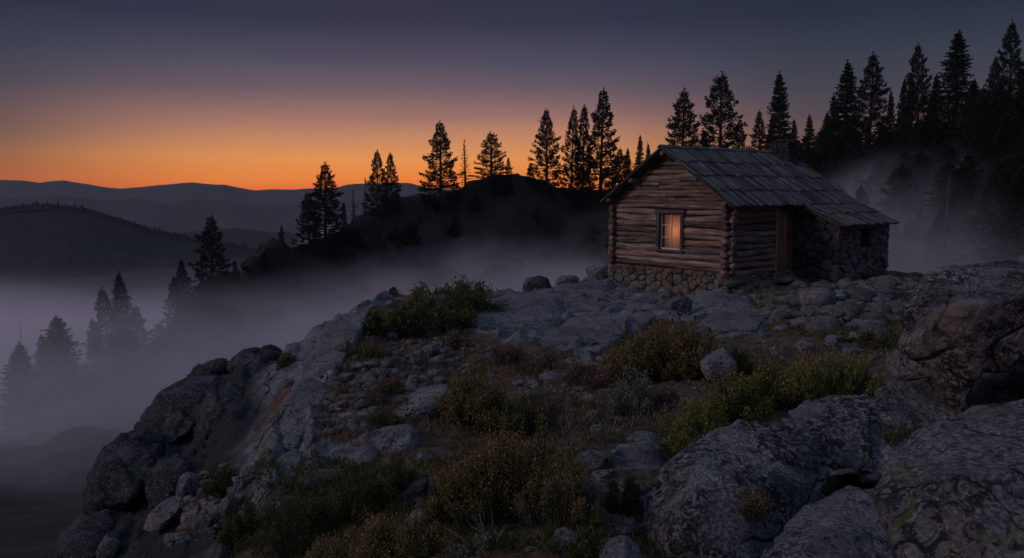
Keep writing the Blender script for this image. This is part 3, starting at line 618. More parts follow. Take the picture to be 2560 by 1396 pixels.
for i, (cx, cy, w, h, mat, lab) in enumerate([
 (1344, 717, 88, 50, 'dark', 'dark rounded boulder on the skyline left of the cabin, largest of the row'),
 (1418, 706, 66, 32, 'grey', 'smooth grey boulder on the skyline beside the dark rounded one'),
 (1500, 688, 84, 56, 'lichen', 'rough boulder against the left end of the cabin foundation'),
 (1107, 812, 60, 38, 'grey', 'grey rounded boulder at the right foot of the dark shrub mound'),
 (981, 842, 28, 26, 'grey', 'small grey stone left of the dark shrub mound foot'),
 (932, 845, 26, 20, 'grey', 'low stone half hidden in grass on the left slab'),
 (1075, 880, 60, 36, 'grey', 'split leaning rock, upper one of the pair in the gravel'),
 (1045, 902, 52, 66, 'grey', 'upright ribbed rock in the gravel below the split one'),
 (1100, 903, 44, 36, 'grey', 'rounded stone right of the upright ribbed rock'),
 (1086, 938, 56, 28, 'grey', 'oval flat stone under the upright ribbed rock'),
 (1156, 873, 24, 18, 'pale', 'small pale stone alone on the reddish gravel'),
 (1160, 968, 60, 20, 'grey', 'flat grey stone beside the nose of the pale block'),
 (950, 975, 60, 18, 'pale', 'thin tilted pale slab on the gravel slope'),
 (905, 1010, 40, 20, 'grey', 'flat stone lower on the gravel slope beside the light slab'),
 (880, 1070, 44, 22, 'grey', 'grey stone at the gravel edge above the smooth slab'),
 (1340, 1030, 26, 28, 'pale', 'white upright stone left of the pale stone cluster'),
 (1388, 1018, 30, 20, 'pale', 'white rounded stone, topmost of the cluster above the big shrub'),
 (1418, 1032, 20, 16, 'pale', 'small white stone at the right of the white cluster'),
 (1368, 1040, 20, 12, 'pale', 'flat white stone low in the white cluster'),
 (1735, 1012, 70, 30, 'pale', 'pale low rock among the yellow green shrubs'),
 (1612, 1112, 130, 60, 'pale', 'long pale sloping rock left of the yellow green shrubs'),
 (1690, 770, 75, 75, 'pale', 'upright split block just below the cabin foundation'),
 (1560, 830, 44, 64, 'pale', 'white steep rock at the left edge of the rusty shrub'),
 (1470, 862, 66, 44, 'pale', 'bright wedge at the lower right end of the light slab'),
 (1395, 868, 80, 28, 'pale', 'pale flat rock at the foot of the light slab'),
 (2085, 790, 90, 52, 'grey', 'grey domed rock in front of the stone lean-to'),
 (2062, 820, 52, 46, 'pale', 'pale rounded rock in front of the grey domed one'),
 (2140, 820, 64, 28, 'grey', 'low greenish rock right of the pale rounded one'),
 (2085, 848, 48, 20, 'grey', 'small flat rock on the dirt below the domed rock'),
 (2185, 826, 110, 42, 'grey', 'long smooth rock near the leaning boulder'),
 (2140, 842, 56, 22, 'pale', 'pale tilted slab against the long smooth rock'),
 (1975, 790, 90, 30, 'grey', 'flat layered rock in the middle of the rubble field'),
 (2030, 752, 70, 34, 'grey', 'tilted brown rock above the layered one in the rubble'),
 (2100, 745, 76, 24, 'grey', 'flat plate of rock before the lean-to corner'),
 (2190, 745, 80, 28, 'grey', 'bluish plate of rock before the lean-to window wall'),
 (2262, 748, 70, 36, 'dark', 'dark rock between the lean-to and the leaning boulder'),
 (1955, 760, 84, 24, 'grey', 'broad step of rock leading to the cabin door'),
 (2000, 712, 60, 20, 'grey', 'doorstep stone against the lean-to side wall'),
 (1905, 722, 70, 18, 'pale', 'long pale stone at the foot of the log corner'),
 (2010, 820, 46, 24, 'dark', 'dark rock at the lower end of the rubble'),
 (1420, 1300, 110, 44, 'grey', 'weathered flat rock with dry twigs near the bottom edge'),
 (1050, 1255, 110, 110, 'dark', 'dark striped slanted rock left of the big central shrub'),
 (1058, 1150, 46, 36, 'pale', 'small rock with a white streak left of the big central shrub'),
 (1062, 1300, 90, 60, 'grey', 'brownish rock below the dark striped slanted rock'),
 (1500, 1080, 30, 22, 'grey', 'small stone on the red dirt right of the big shrub'),
 (1510, 1120, 24, 16, 'pale', 'pebble sized pale stone on the red dirt path'),
 (1290, 985, 24, 12, 'grey', 'small flat stone in the shrub shadow'),
 (720, 960, 44, 26, 'pale', 'pale stone wedged in the grass at the cliff notch'),
 (1470, 955, 40, 18, 'grey', 'flat stone on the red path left of the sage')]):
    if cx == 1344 or cx == 1418 or cx == 1500:
        Yk = {1344: 25, 1418: 26.3, 1500: 26.8}[cx]; m = Yk / F_PX
        rock('boulder', 'boulder', lab, oval(cx, cy, w, h * 1.15, 50 + i), Yk, w * m * .42, mat, 5, 50 + i, amp=.06, facet=.2)
    elif cx == 1050:
        rock('rock', 'rock', lab, [(978, 1280), (990, 1245), (1030, 1210), (1068, 1192), (1075, 1215), (1040, 1250), (1020, 1275), (990, 1300)], 7.3, .18, mat, 5, 50 + i, amp=.08)
    else: stone_at(cx, cy, w, h, lab, mat, 50 + i, 5 if w > 40 else 4, depth=.75)

rl = random.Random(77); protos = []
LOOSE = [[(1300, 910), (1500, 900), (1560, 960), (1500, 1080), (1330, 1090), (1290, 1000)], [(800, 1080), (870, 900), (1150, 860), (1260, 890), (1150, 960), (960, 1060)], [(1850, 850), (2250, 860), (2210, 900), (1900, 890)], [(1480, 1120), (1620, 1180), (1600, 1390), (1400, 1396), (1380, 1340)], [(420, 1396), (520, 1240), (620, 1200), (640, 1300), (600, 1396)]]
for i in range(10):
    v, f = inflate(np.array(oval(0, 0, 1, .62, 700 + i)), .42, 4, 800 + i, power=.6, amp=.12, round_=5, facet=.3); v = v[:, [0, 2, 1]]; mb = MB(); mb.add(v, f); me = mb.mesh('rock'); me.materials.append(M['grey' if i % 3 else 'pale']); protos.append(me)
for k in range(120):
    pl = LOOSE[[0, 1, 1, 2, 3, 4, 0][k % 7]]; xs = [a[0] for a in pl]; ys = [a[1] for a in pl]
    while True:
        qx, qy = rl.uniform(min(xs), max(xs)), rl.uniform(min(ys), max(ys))
        if inpoly(np.array([qx]), np.array([qy]), pl)[0]: break
    p = hit(qx, qy); o = bpy.data.objects.new('loose_rock', protos[k % 10]); scene.collection.objects.link(o); sz = rl.uniform(.12, .42) * (1.3 if rl.random() < .15 else .8)
    o.location = (p[0], p[1], H(p[0], p[1])[0] + sz * .06); o.scale = (sz, sz, sz * rl.uniform(.7, 1.2)); o.rotation_euler = (rl.uniform(-.3, .3), rl.uniform(-.3, .3), rl.uniform(0, 6.28))
    tag(o, 'small angular grey stone lying loose on the gravelly ground', 'rock', 'loose stones on the gravelly ground')

def slab(outline, tops, label, seed, lift=.10, mat='pale', rough=.62):
    """a sheet of bedrock standing a little out of the ground, its top broken along the given high points"""
    pts = []
    for px, py in outline:
        p = hit(px, py); pts += [(p[0], p[1], p[2] + lift), (p[0], p[1], p[2] - .35)]
    for px, py, h in tops: p = hit(px, py); pts.append((p[0], p[1], p[2] + h))
    o = hull_rock(label, [pts], mat, seed, voxel=.024, rough=rough, smooth=3, name='flat_rock', world=True); o['category'] = 'rock slab'
for i, (ol, tp, lab) in enumerate([
 ([(1160, 808), (1212, 770), (1310, 748), (1400, 756), (1418, 800), (1335, 852), (1232, 842)], [(1290, 760, .30), (1380, 772, .26)], 'broad smooth granite slab right of the dark shrub mound'),
 ([(1322, 744), (1430, 720), (1530, 708), (1556, 745), (1500, 788), (1425, 792)], [(1440, 730, .24), (1520, 722, .30)], 'slab climbing to the left end of the cabin foundation'),
 ([(1425, 806), (1500, 796), (1592, 806), (1562, 850), (1500, 890), (1420, 888), (1345, 870)], [(1500, 812, .32), (1570, 818, .22)], 'bright wedge shaped slab at the foot of the rock apron left of the rusty shrub'),
 ([(1556, 752), (1640, 757), (1648, 792), (1600, 832), (1545, 802)], [(1590, 766, .24)], 'grey slab under the middle of the cabin foundation'),
 ([(1722, 748), (1800, 742), (1862, 748), (1905, 800), (1892, 836), (1790, 838), (1728, 802)], [(1745, 758, .34), (1840, 762, .26)], 'largest pale slab, directly below the near cabin corner'),
 ([(1872, 748), (1962, 744), (1992, 770), (1915, 798)], [(1930, 756, .20)], 'brownish slab sloping away below the cabin door'),
 ([(2000, 765), (2075, 748), (2135, 765), (2085, 790), (2005, 792)], [(2060, 760, .18)], 'flat slab in the rubble before the lean-to corner'),
 ([(768, 884), (802, 832), (862, 797), (930, 782), (905, 832), (862, 870), (850, 930), (802, 962), (760, 955)], [(830, 840, .26), (800, 890, .28)], 'topmost slab of the pale cliff edge at the left'),
 ([(738, 970), (800, 972), (822, 1004), (782, 1064), (742, 1130), (688, 1150), (700, 1045)], [(765, 990, .26), (735, 1060, .28)], 'middle slab of the pale cliff edge, steep and fluted'),
 ([(690, 1162), (745, 1140), (764, 1168), (722, 1245), (664, 1314), (614, 1314), (640, 1222)], [(715, 1180, .22), (670, 1250, .24)], 'lowest slab of the pale cliff edge ending in the dark shrubs')]):
    slab(ol, tp, lab, 300 + i)

# dark cliff blocks on the left
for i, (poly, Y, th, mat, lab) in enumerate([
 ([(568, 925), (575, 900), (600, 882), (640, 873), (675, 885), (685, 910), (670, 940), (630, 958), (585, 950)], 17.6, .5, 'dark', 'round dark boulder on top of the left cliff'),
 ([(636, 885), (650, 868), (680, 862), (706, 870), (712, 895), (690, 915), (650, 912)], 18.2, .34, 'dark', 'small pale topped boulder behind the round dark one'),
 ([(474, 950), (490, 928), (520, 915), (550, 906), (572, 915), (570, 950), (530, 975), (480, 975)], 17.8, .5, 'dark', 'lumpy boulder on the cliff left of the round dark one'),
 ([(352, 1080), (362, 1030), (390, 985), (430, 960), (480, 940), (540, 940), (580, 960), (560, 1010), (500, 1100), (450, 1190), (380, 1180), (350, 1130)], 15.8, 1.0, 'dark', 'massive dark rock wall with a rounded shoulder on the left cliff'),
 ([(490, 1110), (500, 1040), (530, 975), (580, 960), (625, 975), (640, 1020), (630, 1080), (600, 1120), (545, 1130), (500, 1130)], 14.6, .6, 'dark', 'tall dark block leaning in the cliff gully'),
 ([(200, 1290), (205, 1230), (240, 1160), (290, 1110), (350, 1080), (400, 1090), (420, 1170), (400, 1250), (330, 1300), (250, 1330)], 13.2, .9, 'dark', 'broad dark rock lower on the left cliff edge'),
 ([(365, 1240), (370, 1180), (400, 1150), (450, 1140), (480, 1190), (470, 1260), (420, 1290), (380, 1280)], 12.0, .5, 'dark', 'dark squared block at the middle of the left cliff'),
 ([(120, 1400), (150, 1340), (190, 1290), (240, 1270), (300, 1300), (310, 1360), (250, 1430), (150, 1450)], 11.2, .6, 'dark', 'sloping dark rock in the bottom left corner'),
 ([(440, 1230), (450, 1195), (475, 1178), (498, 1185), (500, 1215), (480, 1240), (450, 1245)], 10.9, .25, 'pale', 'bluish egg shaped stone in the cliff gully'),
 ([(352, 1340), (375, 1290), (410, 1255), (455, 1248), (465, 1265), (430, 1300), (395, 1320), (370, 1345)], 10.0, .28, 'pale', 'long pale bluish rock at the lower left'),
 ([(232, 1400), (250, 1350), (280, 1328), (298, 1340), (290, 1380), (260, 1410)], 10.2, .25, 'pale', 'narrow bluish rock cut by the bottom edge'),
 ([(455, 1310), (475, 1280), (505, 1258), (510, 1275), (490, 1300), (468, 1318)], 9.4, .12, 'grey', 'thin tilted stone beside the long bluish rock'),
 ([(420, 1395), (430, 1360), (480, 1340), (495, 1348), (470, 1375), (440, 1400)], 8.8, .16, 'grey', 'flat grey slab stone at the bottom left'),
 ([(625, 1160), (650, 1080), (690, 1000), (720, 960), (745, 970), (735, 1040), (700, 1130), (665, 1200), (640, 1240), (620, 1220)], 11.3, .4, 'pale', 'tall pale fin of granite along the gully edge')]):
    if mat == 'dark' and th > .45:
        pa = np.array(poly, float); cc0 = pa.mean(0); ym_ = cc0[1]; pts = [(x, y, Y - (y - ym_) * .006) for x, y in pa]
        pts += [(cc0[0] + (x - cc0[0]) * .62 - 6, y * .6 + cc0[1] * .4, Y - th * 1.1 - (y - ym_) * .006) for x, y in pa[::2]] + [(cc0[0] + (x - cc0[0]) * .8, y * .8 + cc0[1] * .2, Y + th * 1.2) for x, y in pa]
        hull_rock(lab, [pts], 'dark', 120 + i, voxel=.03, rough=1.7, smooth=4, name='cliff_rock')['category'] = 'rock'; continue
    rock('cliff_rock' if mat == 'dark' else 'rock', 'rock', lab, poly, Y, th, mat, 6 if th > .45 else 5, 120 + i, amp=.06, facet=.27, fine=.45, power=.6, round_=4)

# ------------------------------------------------------------------ gravel and ground litter
rs = np.random.RandomState(7)
def scatter(n, polyt, seed, lo=None):
    rr = np.random.RandomState(seed); out = []
    xs = [p[0] for p in polyt]; ys = [p[1] for p in polyt]
    px = rr.uniform(min(xs), max(xs), n * 4); py = rr.uniform(min(ys), max(ys), n * 4); k = inpoly(px, py, polyt); px, py = px[k][:n], py[k][:n]
    return px, py
def ground_pts(px, py):
    """ray-march many pixels at once on the smooth ground"""
    Y = np.exp(np.linspace(math.log(2.5), math.log(30), 220)); a = (px - 1280) / F_PX; b = (698 - py) / F_PX
    d = np.stack([a, CP + b * SP, -SP + b * CP], -1); d /= d[:, 1:2]
    pts = d[:, None] * Y[None, :, None]; h = H0(pts[..., 0].ravel(), pts[..., 1].ravel()).reshape(len(px), -1)
    bel = pts[..., 2] < h; k = np.where(bel.any(1), bel.argmax(1), -1); ok = k >= 0
    q = pts[np.arange(len(px)), k][ok]; q[:, 2] = H(q[:, 0], q[:, 1]); return q
v2, f2 = ico(2)
def pebbles(name, label, poly, n, smin, smax, seed, mat, category='gravel'):
    px, py = scatter(n, poly, seed); q = ground_pts(px, py); rr = np.random.RandomState(seed + 1); mb = MB()
    for i, p in enumerate(q):
        s = smin * (smax / smin) ** (rr.rand() ** 2.2); sc = np.array([rr.uniform(.8, 1.6), rr.uniform(.7, 1.2), rr.uniform(.35, .8)]) * s * .5
        a = rr.uniform(0, 6.28); rot = np.array([[math.cos(a), -math.sin(a), 0], [math.sin(a), math.cos(a), 0], [0, 0, 1]])
        vv = v2 * (1 + rr.uniform(-.22, .22, (len(v2), 1))) * sc
        mb.add(vv @ rot.T + p + [0, 0, sc[2] * .3], f2, r=rr.rand())
    return mb.build(name, M[mat], kind='stuff', label=label, category=category)
pebbles('gravel', 'loose grey and tan gravel on the slope beside the light slab', [(780, 1090), (860, 900), (1000, 860), (1150, 850), (1260, 880), (1180, 960), (1000, 1060), (860, 1110)], 1500, .03, .22, 21, 'stone4')
pebbles('gravel', 'scattered stones on the brown dirt below the cabin', [(1300, 900), (1500, 890), (1850, 850), (2250, 870), (2200, 940), (1900, 930), (1700, 1000), (1500, 1080), (1300, 1000)], 900, .02, .15, 23, 'stone4')
pebbles('gravel', 'broken rock plates in the rubble field before the lean-to', [(1880, 720), (2290, 710), (2300, 800), (2200, 850), (2000, 850), (1900, 800)], 260, .10, .75, 25, 'stone4')
pebbles('gravel', 'small stones in the foreground dirt among the shrubs', [(620, 1396), (700, 1250), (1000, 1200), (1500, 1100), (1620, 1200), (1560, 1396)], 800, .015, .10, 27, 'stone')
pebbles('gravel', 'loose stones in the left cliff gully', [(420, 1396), (480, 1230), (600, 1150), (640, 1280), (600, 1396)], 260, .03, .2, 29, 'stone')

# ------------------------------------------------------------------ shrubs, grass
def leaves(mb, pos, dirs, L, W, rr, rnd):
    n = len(pos); side = np.cross(dirs, rr.normal(size=(n, 3))); side /= np.linalg.norm(side, axis=1)[:, None] + 1e-9
    L = np.broadcast_to(L, (n,))[:, None]; W = np.broadcast_to(W, (n,))[:, None]
    v = np.stack([pos, pos + dirs * L * .45 + side * W, pos + dirs * L, pos + dirs * L * .45 - side * W], 1).reshape(-1, 3)
    mb.add(v, np.arange(n * 4).reshape(-1, 4), r=np.repeat(rnd, 4))
def shrub_mesh(w, d, h, n, k, leafL, seed, tipbias=.4, stem_r=.006, up=.5, spikes=.15, lw=.38):
    """n twigs fanning out of the base into a domed crown, k leaves on each"""
    rr = np.random.RandomState(seed); th = rr.uniform(0, 2 * math.pi, n); r = np.sqrt(rr.rand(n))
    lump = 1 + .25 * np.sin(th * 3 + seed) * r + .18 * np.sin(th * 5 + seed * 2) * r
    tgt = np.stack([w / 2 * r * np.cos(th) * lump, d / 2 * r * np.sin(th) * lump, h * np.sqrt(np.clip(1 - (r * .93) ** 2, 0, 1)) * rr.uniform(.62, 1.0, n) * (1 + spikes * rr.normal(size=n))], -1)
    tgt[:, 2] *= 1 + .22 * fbm(np.stack([tgt[:, 0] / w * 5, tgt[:, 1] / w * 5, tgt[:, 0] * 0], -1), 2, seed)
    nc = max(6, n // 14); cl = tgt[rr.randint(0, n, nc)]; near_ = np.argmin(((tgt[:, None] - cl[None]) ** 2).sum(-1), 1); tgt = tgt * .5 + cl[near_] * .5; tgt[:, 2] *= 1 + .10 * rr.normal(size=nc)[near_]
    base = np.stack([w * .32 * r * np.cos(th) , d * .32 * r * np.sin(th), rr.uniform(-.1, .0, n) * h], -1)
    mid = (base * .45 + tgt * .55) + np.stack([tgt[:, 0] * .08, tgt[:, 1] * .08, -h * .05 * np.ones(n)], -1)
    stems = MB(); fol = MB()
    t4 = np.linspace(0, 1, 4)
    pts = (1 - t4)[None, :, None] ** 2 * base[:, None] + (2 * t4 * (1 - t4))[None, :, None] * mid[:, None] + (t4 ** 2)[None, :, None] * tgt[:, None]
    off = np.array([[1, 0, 0], [-.5, .87, 0], [-.5, -.87, 0]]); rad = np.array([1.6, 1.1, .7, .25]) * stem_r
    vv = pts[:, :, None] + off[None, None] * rad[None, :, None, None]; nb = np.arange(n)[:, None, None] * 12; s_ = np.arange(3)[None, :, None] * 3; j = np.arange(3)[None, None]
    q = np.stack([nb + s_ + j, nb + s_ + (j + 1) % 3, nb + s_ + 3 + (j + 1) % 3, nb + s_ + 3 + j], -1).reshape(-1, 4)
    stems.add(vv.reshape(-1, 3), q, r=rr.rand(1)[0])
    tt = rr.uniform(.30, 1.0, (n, k)) ** (1 - tipbias * .5); T = tt[:, :, None]
    lp = (1 - T) ** 2 * base[:, None] + 2 * T * (1 - T) * mid[:, None] + T ** 2 * tgt[:, None]
    dr = 2 * (1 - T) * (mid - base)[:, None] + 2 * T * (tgt - mid)[:, None]; dr = dr / (np.linalg.norm(dr, axis=2, keepdims=True) + 1e-9)
    dr = dr + rr.normal(size=dr.shape) * .55 + np.array([0, 0, up]); dr /= np.linalg.norm(dr, axis=2, keepdims=True)
    lp = lp + rr.normal(size=lp.shape) * leafL * .9
    patch = .30 * fbm(np.stack([lp[..., 0].ravel() / w * 4, lp[..., 1].ravel() / w * 4, lp[..., 2].ravel() / w * 4], -1), 2, seed + 5)
    rnd = np.clip((tt.ravel() - .3) / .7 * .55 + patch + rr.uniform(0, .35, n * k), 0, 1)
    leaves(fol, lp.reshape(-1, 3), dr.reshape(-1, 3), leafL * rr.uniform(.35, 1.55, n * k), leafL * lw * rr.uniform(.7, 1.2, n * k), rr, rnd)
    return stems, fol
_shr = 0
def shrub(cx, top, bottom, w, mat, label, kind='shrub', dens=1.0, leafL=None, group=None, dz=0, deep=.8, Y=None, cat='shrub', **kw):
    """cx, foot and top as seen, w wide; stands where its foot meets the ground"""
    global _shr; _shr += 1; sd = 300 + _shr
    p = hit(cx, bottom) if Y is None else P(cx, bottom, Y); m = p[1] / F_PX; W = w * m * 1.0; Hh = (bottom - top) * m * 1.05; D = W * deep
    ll = leafL or max(.018, p[1] * .0028)
    area = W * Hh / (ll * ll); n = int(min(1100, max(60, area * .30 * dens))); k = 18
    st, fo = shrub_mesh(W, D, Hh, n, k, ll, sd, stem_r=max(.0025, p[1] * .00035), **kw)
    c = p + np.array([0, D * .28, 0]); c[2] = H0(c[0], c[1])[0] if Y is None else p[2]
    c[2] = min(c[2], p[2] + .1) if Y is None else c[2]
    root = empty(kind, c, label=label, category=cat, group=group)
    st.build('stems', M['deadwood' if mat in ('redleaf', 'greyleaf') or _shr % 3 == 0 else 'bark'], root); fo.build('foliage', M[mat], root, smooth=False); return root
def grass(cx, top, bottom, w, label, seed, n=260, mat='grass', Y=None):
    p = hit(cx, bottom) if Y is None else P(cx, bottom, Y); m = p[1] / F_PX; W = w * m; Hh = (bottom - top) * m; rr = np.random.RandomState(seed)
    th = rr.uniform(0, 6.28, n); r = np.sqrt(rr.rand(n)); b = np.stack([W / 2 * r * np.cos(th), W * .3 * r * np.sin(th), 0 * r], -1)
    tip = b * 1.15 + np.stack([rr.normal(size=n) * Hh * .25, rr.normal(size=n) * Hh * .25, Hh * rr.uniform(.4, 1.1, n)], -1); mid = b * .6 + tip * .4 + [0, 0, Hh * .12]
    sd = rr.normal(size=(n, 3)); sd[:, 2] = 0; sd /= np.linalg.norm(sd, axis=1)[:, None]; wd = max(.004, p[1] * .0006)
    v = np.stack([b - sd * wd, b + sd * wd, mid + sd * wd * .8, tip, mid - sd * wd * .8], 1).reshape(-1, 3); mb = MB()
    i = np.arange(n)[:, None] * 5; mb.add(v, [np.concatenate([i, i + 1, i + 2, i + 4], 1), np.concatenate([i + 4, i + 2, i + 3], 1)], r=np.repeat(rr.rand(n), 5))
    return mb.build('grass_tuft', M[mat], loc=p, smooth=False, label=label, category='grass tuft')

# the dark mound left of centre on the skyline
shrub(1130, 708, 800, 230, 'darkleaf', 'tall dark green shrub at the crest of the mound left of the cabin', Y=21.5, leafL=.07, dens=1.6, spikes=.12)
shrub(1020, 735, 830, 200, 'darkleaf', 'dark green shrub forming the left shoulder of the mound', Y=20, leafL=.07, dens=1.6, spikes=.12)
shrub(1160, 730, 800, 180, 'darkleaf', 'dark bushy growth on the middle of the skyline mound', leafL=.06, dens=1.6)
shrub(1060, 740, 812, 170, 'darkleaf', 'dark bush between the crest shrub and the left shoulder', leafL=.06, dens=1.6)
shrub(1200, 750, 800, 130, 'darkleaf', 'dark low bush at the right end of the mound above the light slab', leafL=.06, dens=1.6)
shrub(1000, 770, 840, 150, 'darkleaf', 'dark bush low on the left part of the mound', leafL=.06, dens=1.6)
shrub(1140, 770, 830, 130, 'darkleaf', 'dark bush right behind the grey rounded boulder', leafL=.06, dens=1.6)
shrub(1215, 728, 775, 150, 'darkleaf', 'dark green shrub thinning out toward the skyline boulders', Y=23, leafL=.07, dens=1.6, spikes=.15)
shrub(1090, 765, 842, 180, 'darkleaf', 'dark shrub at the front foot of the mound behind the grey boulder', leafL=.065, dens=1.6)
shrub(950, 785, 848, 150, 'darkleaf', 'low dark shrub spreading over the upper end of the left slab', leafL=.06, dens=1.5)
# centre
shrub(1690, 806, 955, 320, 'sage', 'big rusty topped shrub below the cabin window', dens=1.5, deep=.7)
shrub(1590, 850, 955, 170, 'sage', 'rusty shrub joined to the left of the big one below the cabin', dens=1.4)
shrub(1850, 872, 945, 110, 'darkleaf', 'green bush right behind the pale domed rock', dens=1.4)
shrub(1470, 905, 975, 170, 'redleaf', 'pale reddish brush at the left of the red path', dens=1.2)
shrub(1590, 945, 1050, 170, 'greyleaf', 'grey green sage bush left of the yellow green shrubs', dens=1.2, spikes=.2)
shrub(1670, 965, 1030, 90, 'redleaf', 'small reddish sprig beside the grey green sage')
shrub(1690, 1030, 1085, 90, 'redleaf', 'low reddish brush under the grey green sage')
# yellow green shrubs in a diagonal
YG = 'yellow green shrubs in a diagonal row'
shrub(2110, 888, 1000, 250, 'manz', 'yellow green shrub nearest to the leaning boulder', group=YG, dens=1.7, lw=.42)
shrub(1970, 915, 1035, 230, 'manz', 'yellow green shrub, second from the leaning boulder', group=YG, dens=1.7, lw=.42)
shrub(1850, 955, 1085, 210, 'manz', 'dense yellow green shrub in the middle of the diagonal row', group=YG, dens=1.7, lw=.42)
shrub(1755, 1010, 1130, 180, 'manz', 'yellow green shrub beside the pale low rock', group=YG, dens=1.6, lw=.42)
shrub(1700, 1085, 1165, 120, 'manz', 'lowest small yellow green shrub against the spotted boulder', group=YG, dens=1.5, lw=.42)
# lower centre
shrub(1280, 1062, 1320, 410, 'sage', 'largest shrub, rust and olive, in the lower centre', dens=1.7, deep=.75, spikes=.14)
shrub(1400, 1130, 1330, 240, 'sage', 'olive shrub joined to the right of the largest one', dens=1.4)
shrub(1170, 1120, 1320, 220, 'sage', 'rusty shrub at the left flank of the largest one', dens=1.4)
shrub(1200, 938, 1075, 220, 'sage', 'tan tipped shrub behind the largest one', dens=1.4)
shrub(1310, 985, 1100, 180, 'darkleaf', 'dark shrub in shade right of the tan tipped one', dens=1.3)
shrub(1010, 1000, 1040, 60, 'redleaf', 'tiny red twigs beside the pale block nose')
shrub(970, 940, 1020, 120, 'redleaf', 'reddish bush on the gravel left of the oval stone', dens=1.2)
shrub(960, 1030, 1090, 110, 'darkleaf', 'dark green clump between the gravel and the pale block', dens=1.4)
shrub(900, 850, 905, 110, 'redleaf', 'brownish brush on top of the light slab')
shrub(1270, 860, 920, 130, 'redleaf', 'low reddish brush under the light slab')
shrub(1130, 835, 880, 80, 'redleaf', 'small pinkish brush below the grey rounded boulder')
shrub(1340, 895, 940, 120, 'redleaf', 'low red brush on the path edge')
shrub(1000, 1310, 1470, 330, 'sage', 'orange leaved shrub on the bottom edge left of centre', dens=1.5, Y=5.6)
shrub(860, 1345, 1460, 240, 'sage', 'olive orange shrub on the bottom edge, left neighbour of the orange one', dens=1.4, Y=5.9)
shrub(900, 1200, 1330, 260, 'darkleaf', 'dark green shrub below the smooth blue slab', dens=1.5)
shrub(1000, 1160, 1270, 150, 'darkleaf', 'dark leafy shrub between slab and striped rock', dens=1.4)
shrub(740, 1250, 1390, 240, 'darkleaf', 'very dark shrub at the foot of the light slab', dens=1.4)
shrub(600, 1280, 1380, 140, 'darkleaf', 'dark shrub in the gully left of the slab foot', dens=1.3)
shrub(550, 1170, 1250, 120, 'darkleaf', 'dark scrub higher up in the cliff gully', dens=1.2)
shrub(715, 890, 935, 70, 'darkleaf', 'green tuft in the notch at the cliff top', dens=1.2)
shrub(1890, 1225, 1300, 130, 'redleaf', 'dry tan tuft growing between the lichen boulders', Y=5.6, dens=1.1, spikes=.3)
shrub(1560, 1190, 1290, 130, 'darkleaf', 'olive clump left of the pale boulder end', dens=1.2)
shrub(1470, 1335, 1420, 160, 'darkleaf', 'low dark clump at the bottom edge', dens=1.2, Y=5.2)
shrub(1180, 1345, 1420, 140, 'greyleaf', 'grey twiggy plant on the bottom edge by the orange shrub', Y=5.4)
shrub(2190, 835, 872, 120, 'darkleaf', 'low dark bush under the long smooth rock', dens=1.2)
shrub(2270, 1050, 1140, 160, 'darkleaf', 'dark growth under the creased grey boulder', Y=7.4)
grass(2180, 678, 712, 70, 'yellow grass against the lean-to wall foot', 1, 300, Y=24)
grass(2250, 680, 712, 110, 'yellow grass on the skyline right of the lean-to', 2, 420, Y=25)
grass(1440, 1262, 1330, 70, 'dry grass tuft beside the weathered flat rock', 3)
grass(1520, 800, 830, 50, 'short tuft in a crack of the light slab', 4, 160)
grass(1660, 790, 815, 60, 'green tuft in front of the upright split block', 5, 160)
grass(1150, 940, 975, 80, 'pale straw tuft behind the pale block', 6)
grass(1830, 905, 945, 50, 'soft tuft at the right side of the pale domed rock', 7)
grass(2290, 1230, 1290, 60, 'wiry tuft between the bottom boulders', 8, 160, Y=5.7)
grass(925, 850, 905, 60, 'upright grass at the head of the gravel slope', 9)
grass(1455, 990, 1030, 60, 'yellow tuft right of the white stones', 10)

def litter(name, label, poly, n, hmin, hmax, seed, mat):
    px, py = scatter(n, poly, seed); q = ground_pts(px, py); rr = np.random.RandomState(seed); mb = MB(); K = 9
    q = q[fbm(q * np.array([.9, .9, 0]), 3, seed) > -.12]; n = len(q)
    b = np.repeat(q, K, 0); m = len(b); hh = rr.uniform(hmin, hmax, m)
    dr = rr.normal(size=(m, 3)); dr[:, 2] = np.abs(dr[:, 2]) + .8; dr /= np.linalg.norm(dr, axis=1)[:, None]
    b = b + rr.normal(size=(m, 3)) * [hmax * .4, hmax * .4, 0]
    leaves(mb, b, dr, hh, b[:, 1] * .0007, rr, np.clip(np.repeat(rr.rand(n), K) + rr.normal(size=m) * .12, 0, 1)); return mb.build(name, M[mat], smooth=False, kind='stuff', label=label, category='ground cover')
litter('ground_cover', 'short dry plants covering the gravel and dirt hollow', [(780, 1100), (860, 860), (1150, 850), (1300, 890), (1550, 900), (2200, 860), (2240, 920), (1700, 1000), (1640, 1100), (1300, 1200), (900, 1150)], 3600, .03, .13, 41, 'redleaf')
litter('ground_cover', 'low green plants between the lower shrubs', [(560, 1396), (640, 1180), (1000, 1180), (1500, 1100), (1660, 1140), (1620, 1396)], 4200, .03, .12, 42, 'darkleaf')
litter('ground_cover', 'grass growing in the rubble before the lean-to', [(1880, 740), (2300, 715), (2290, 860), (1900, 850)], 1300, .04, .16, 43, 'grass')

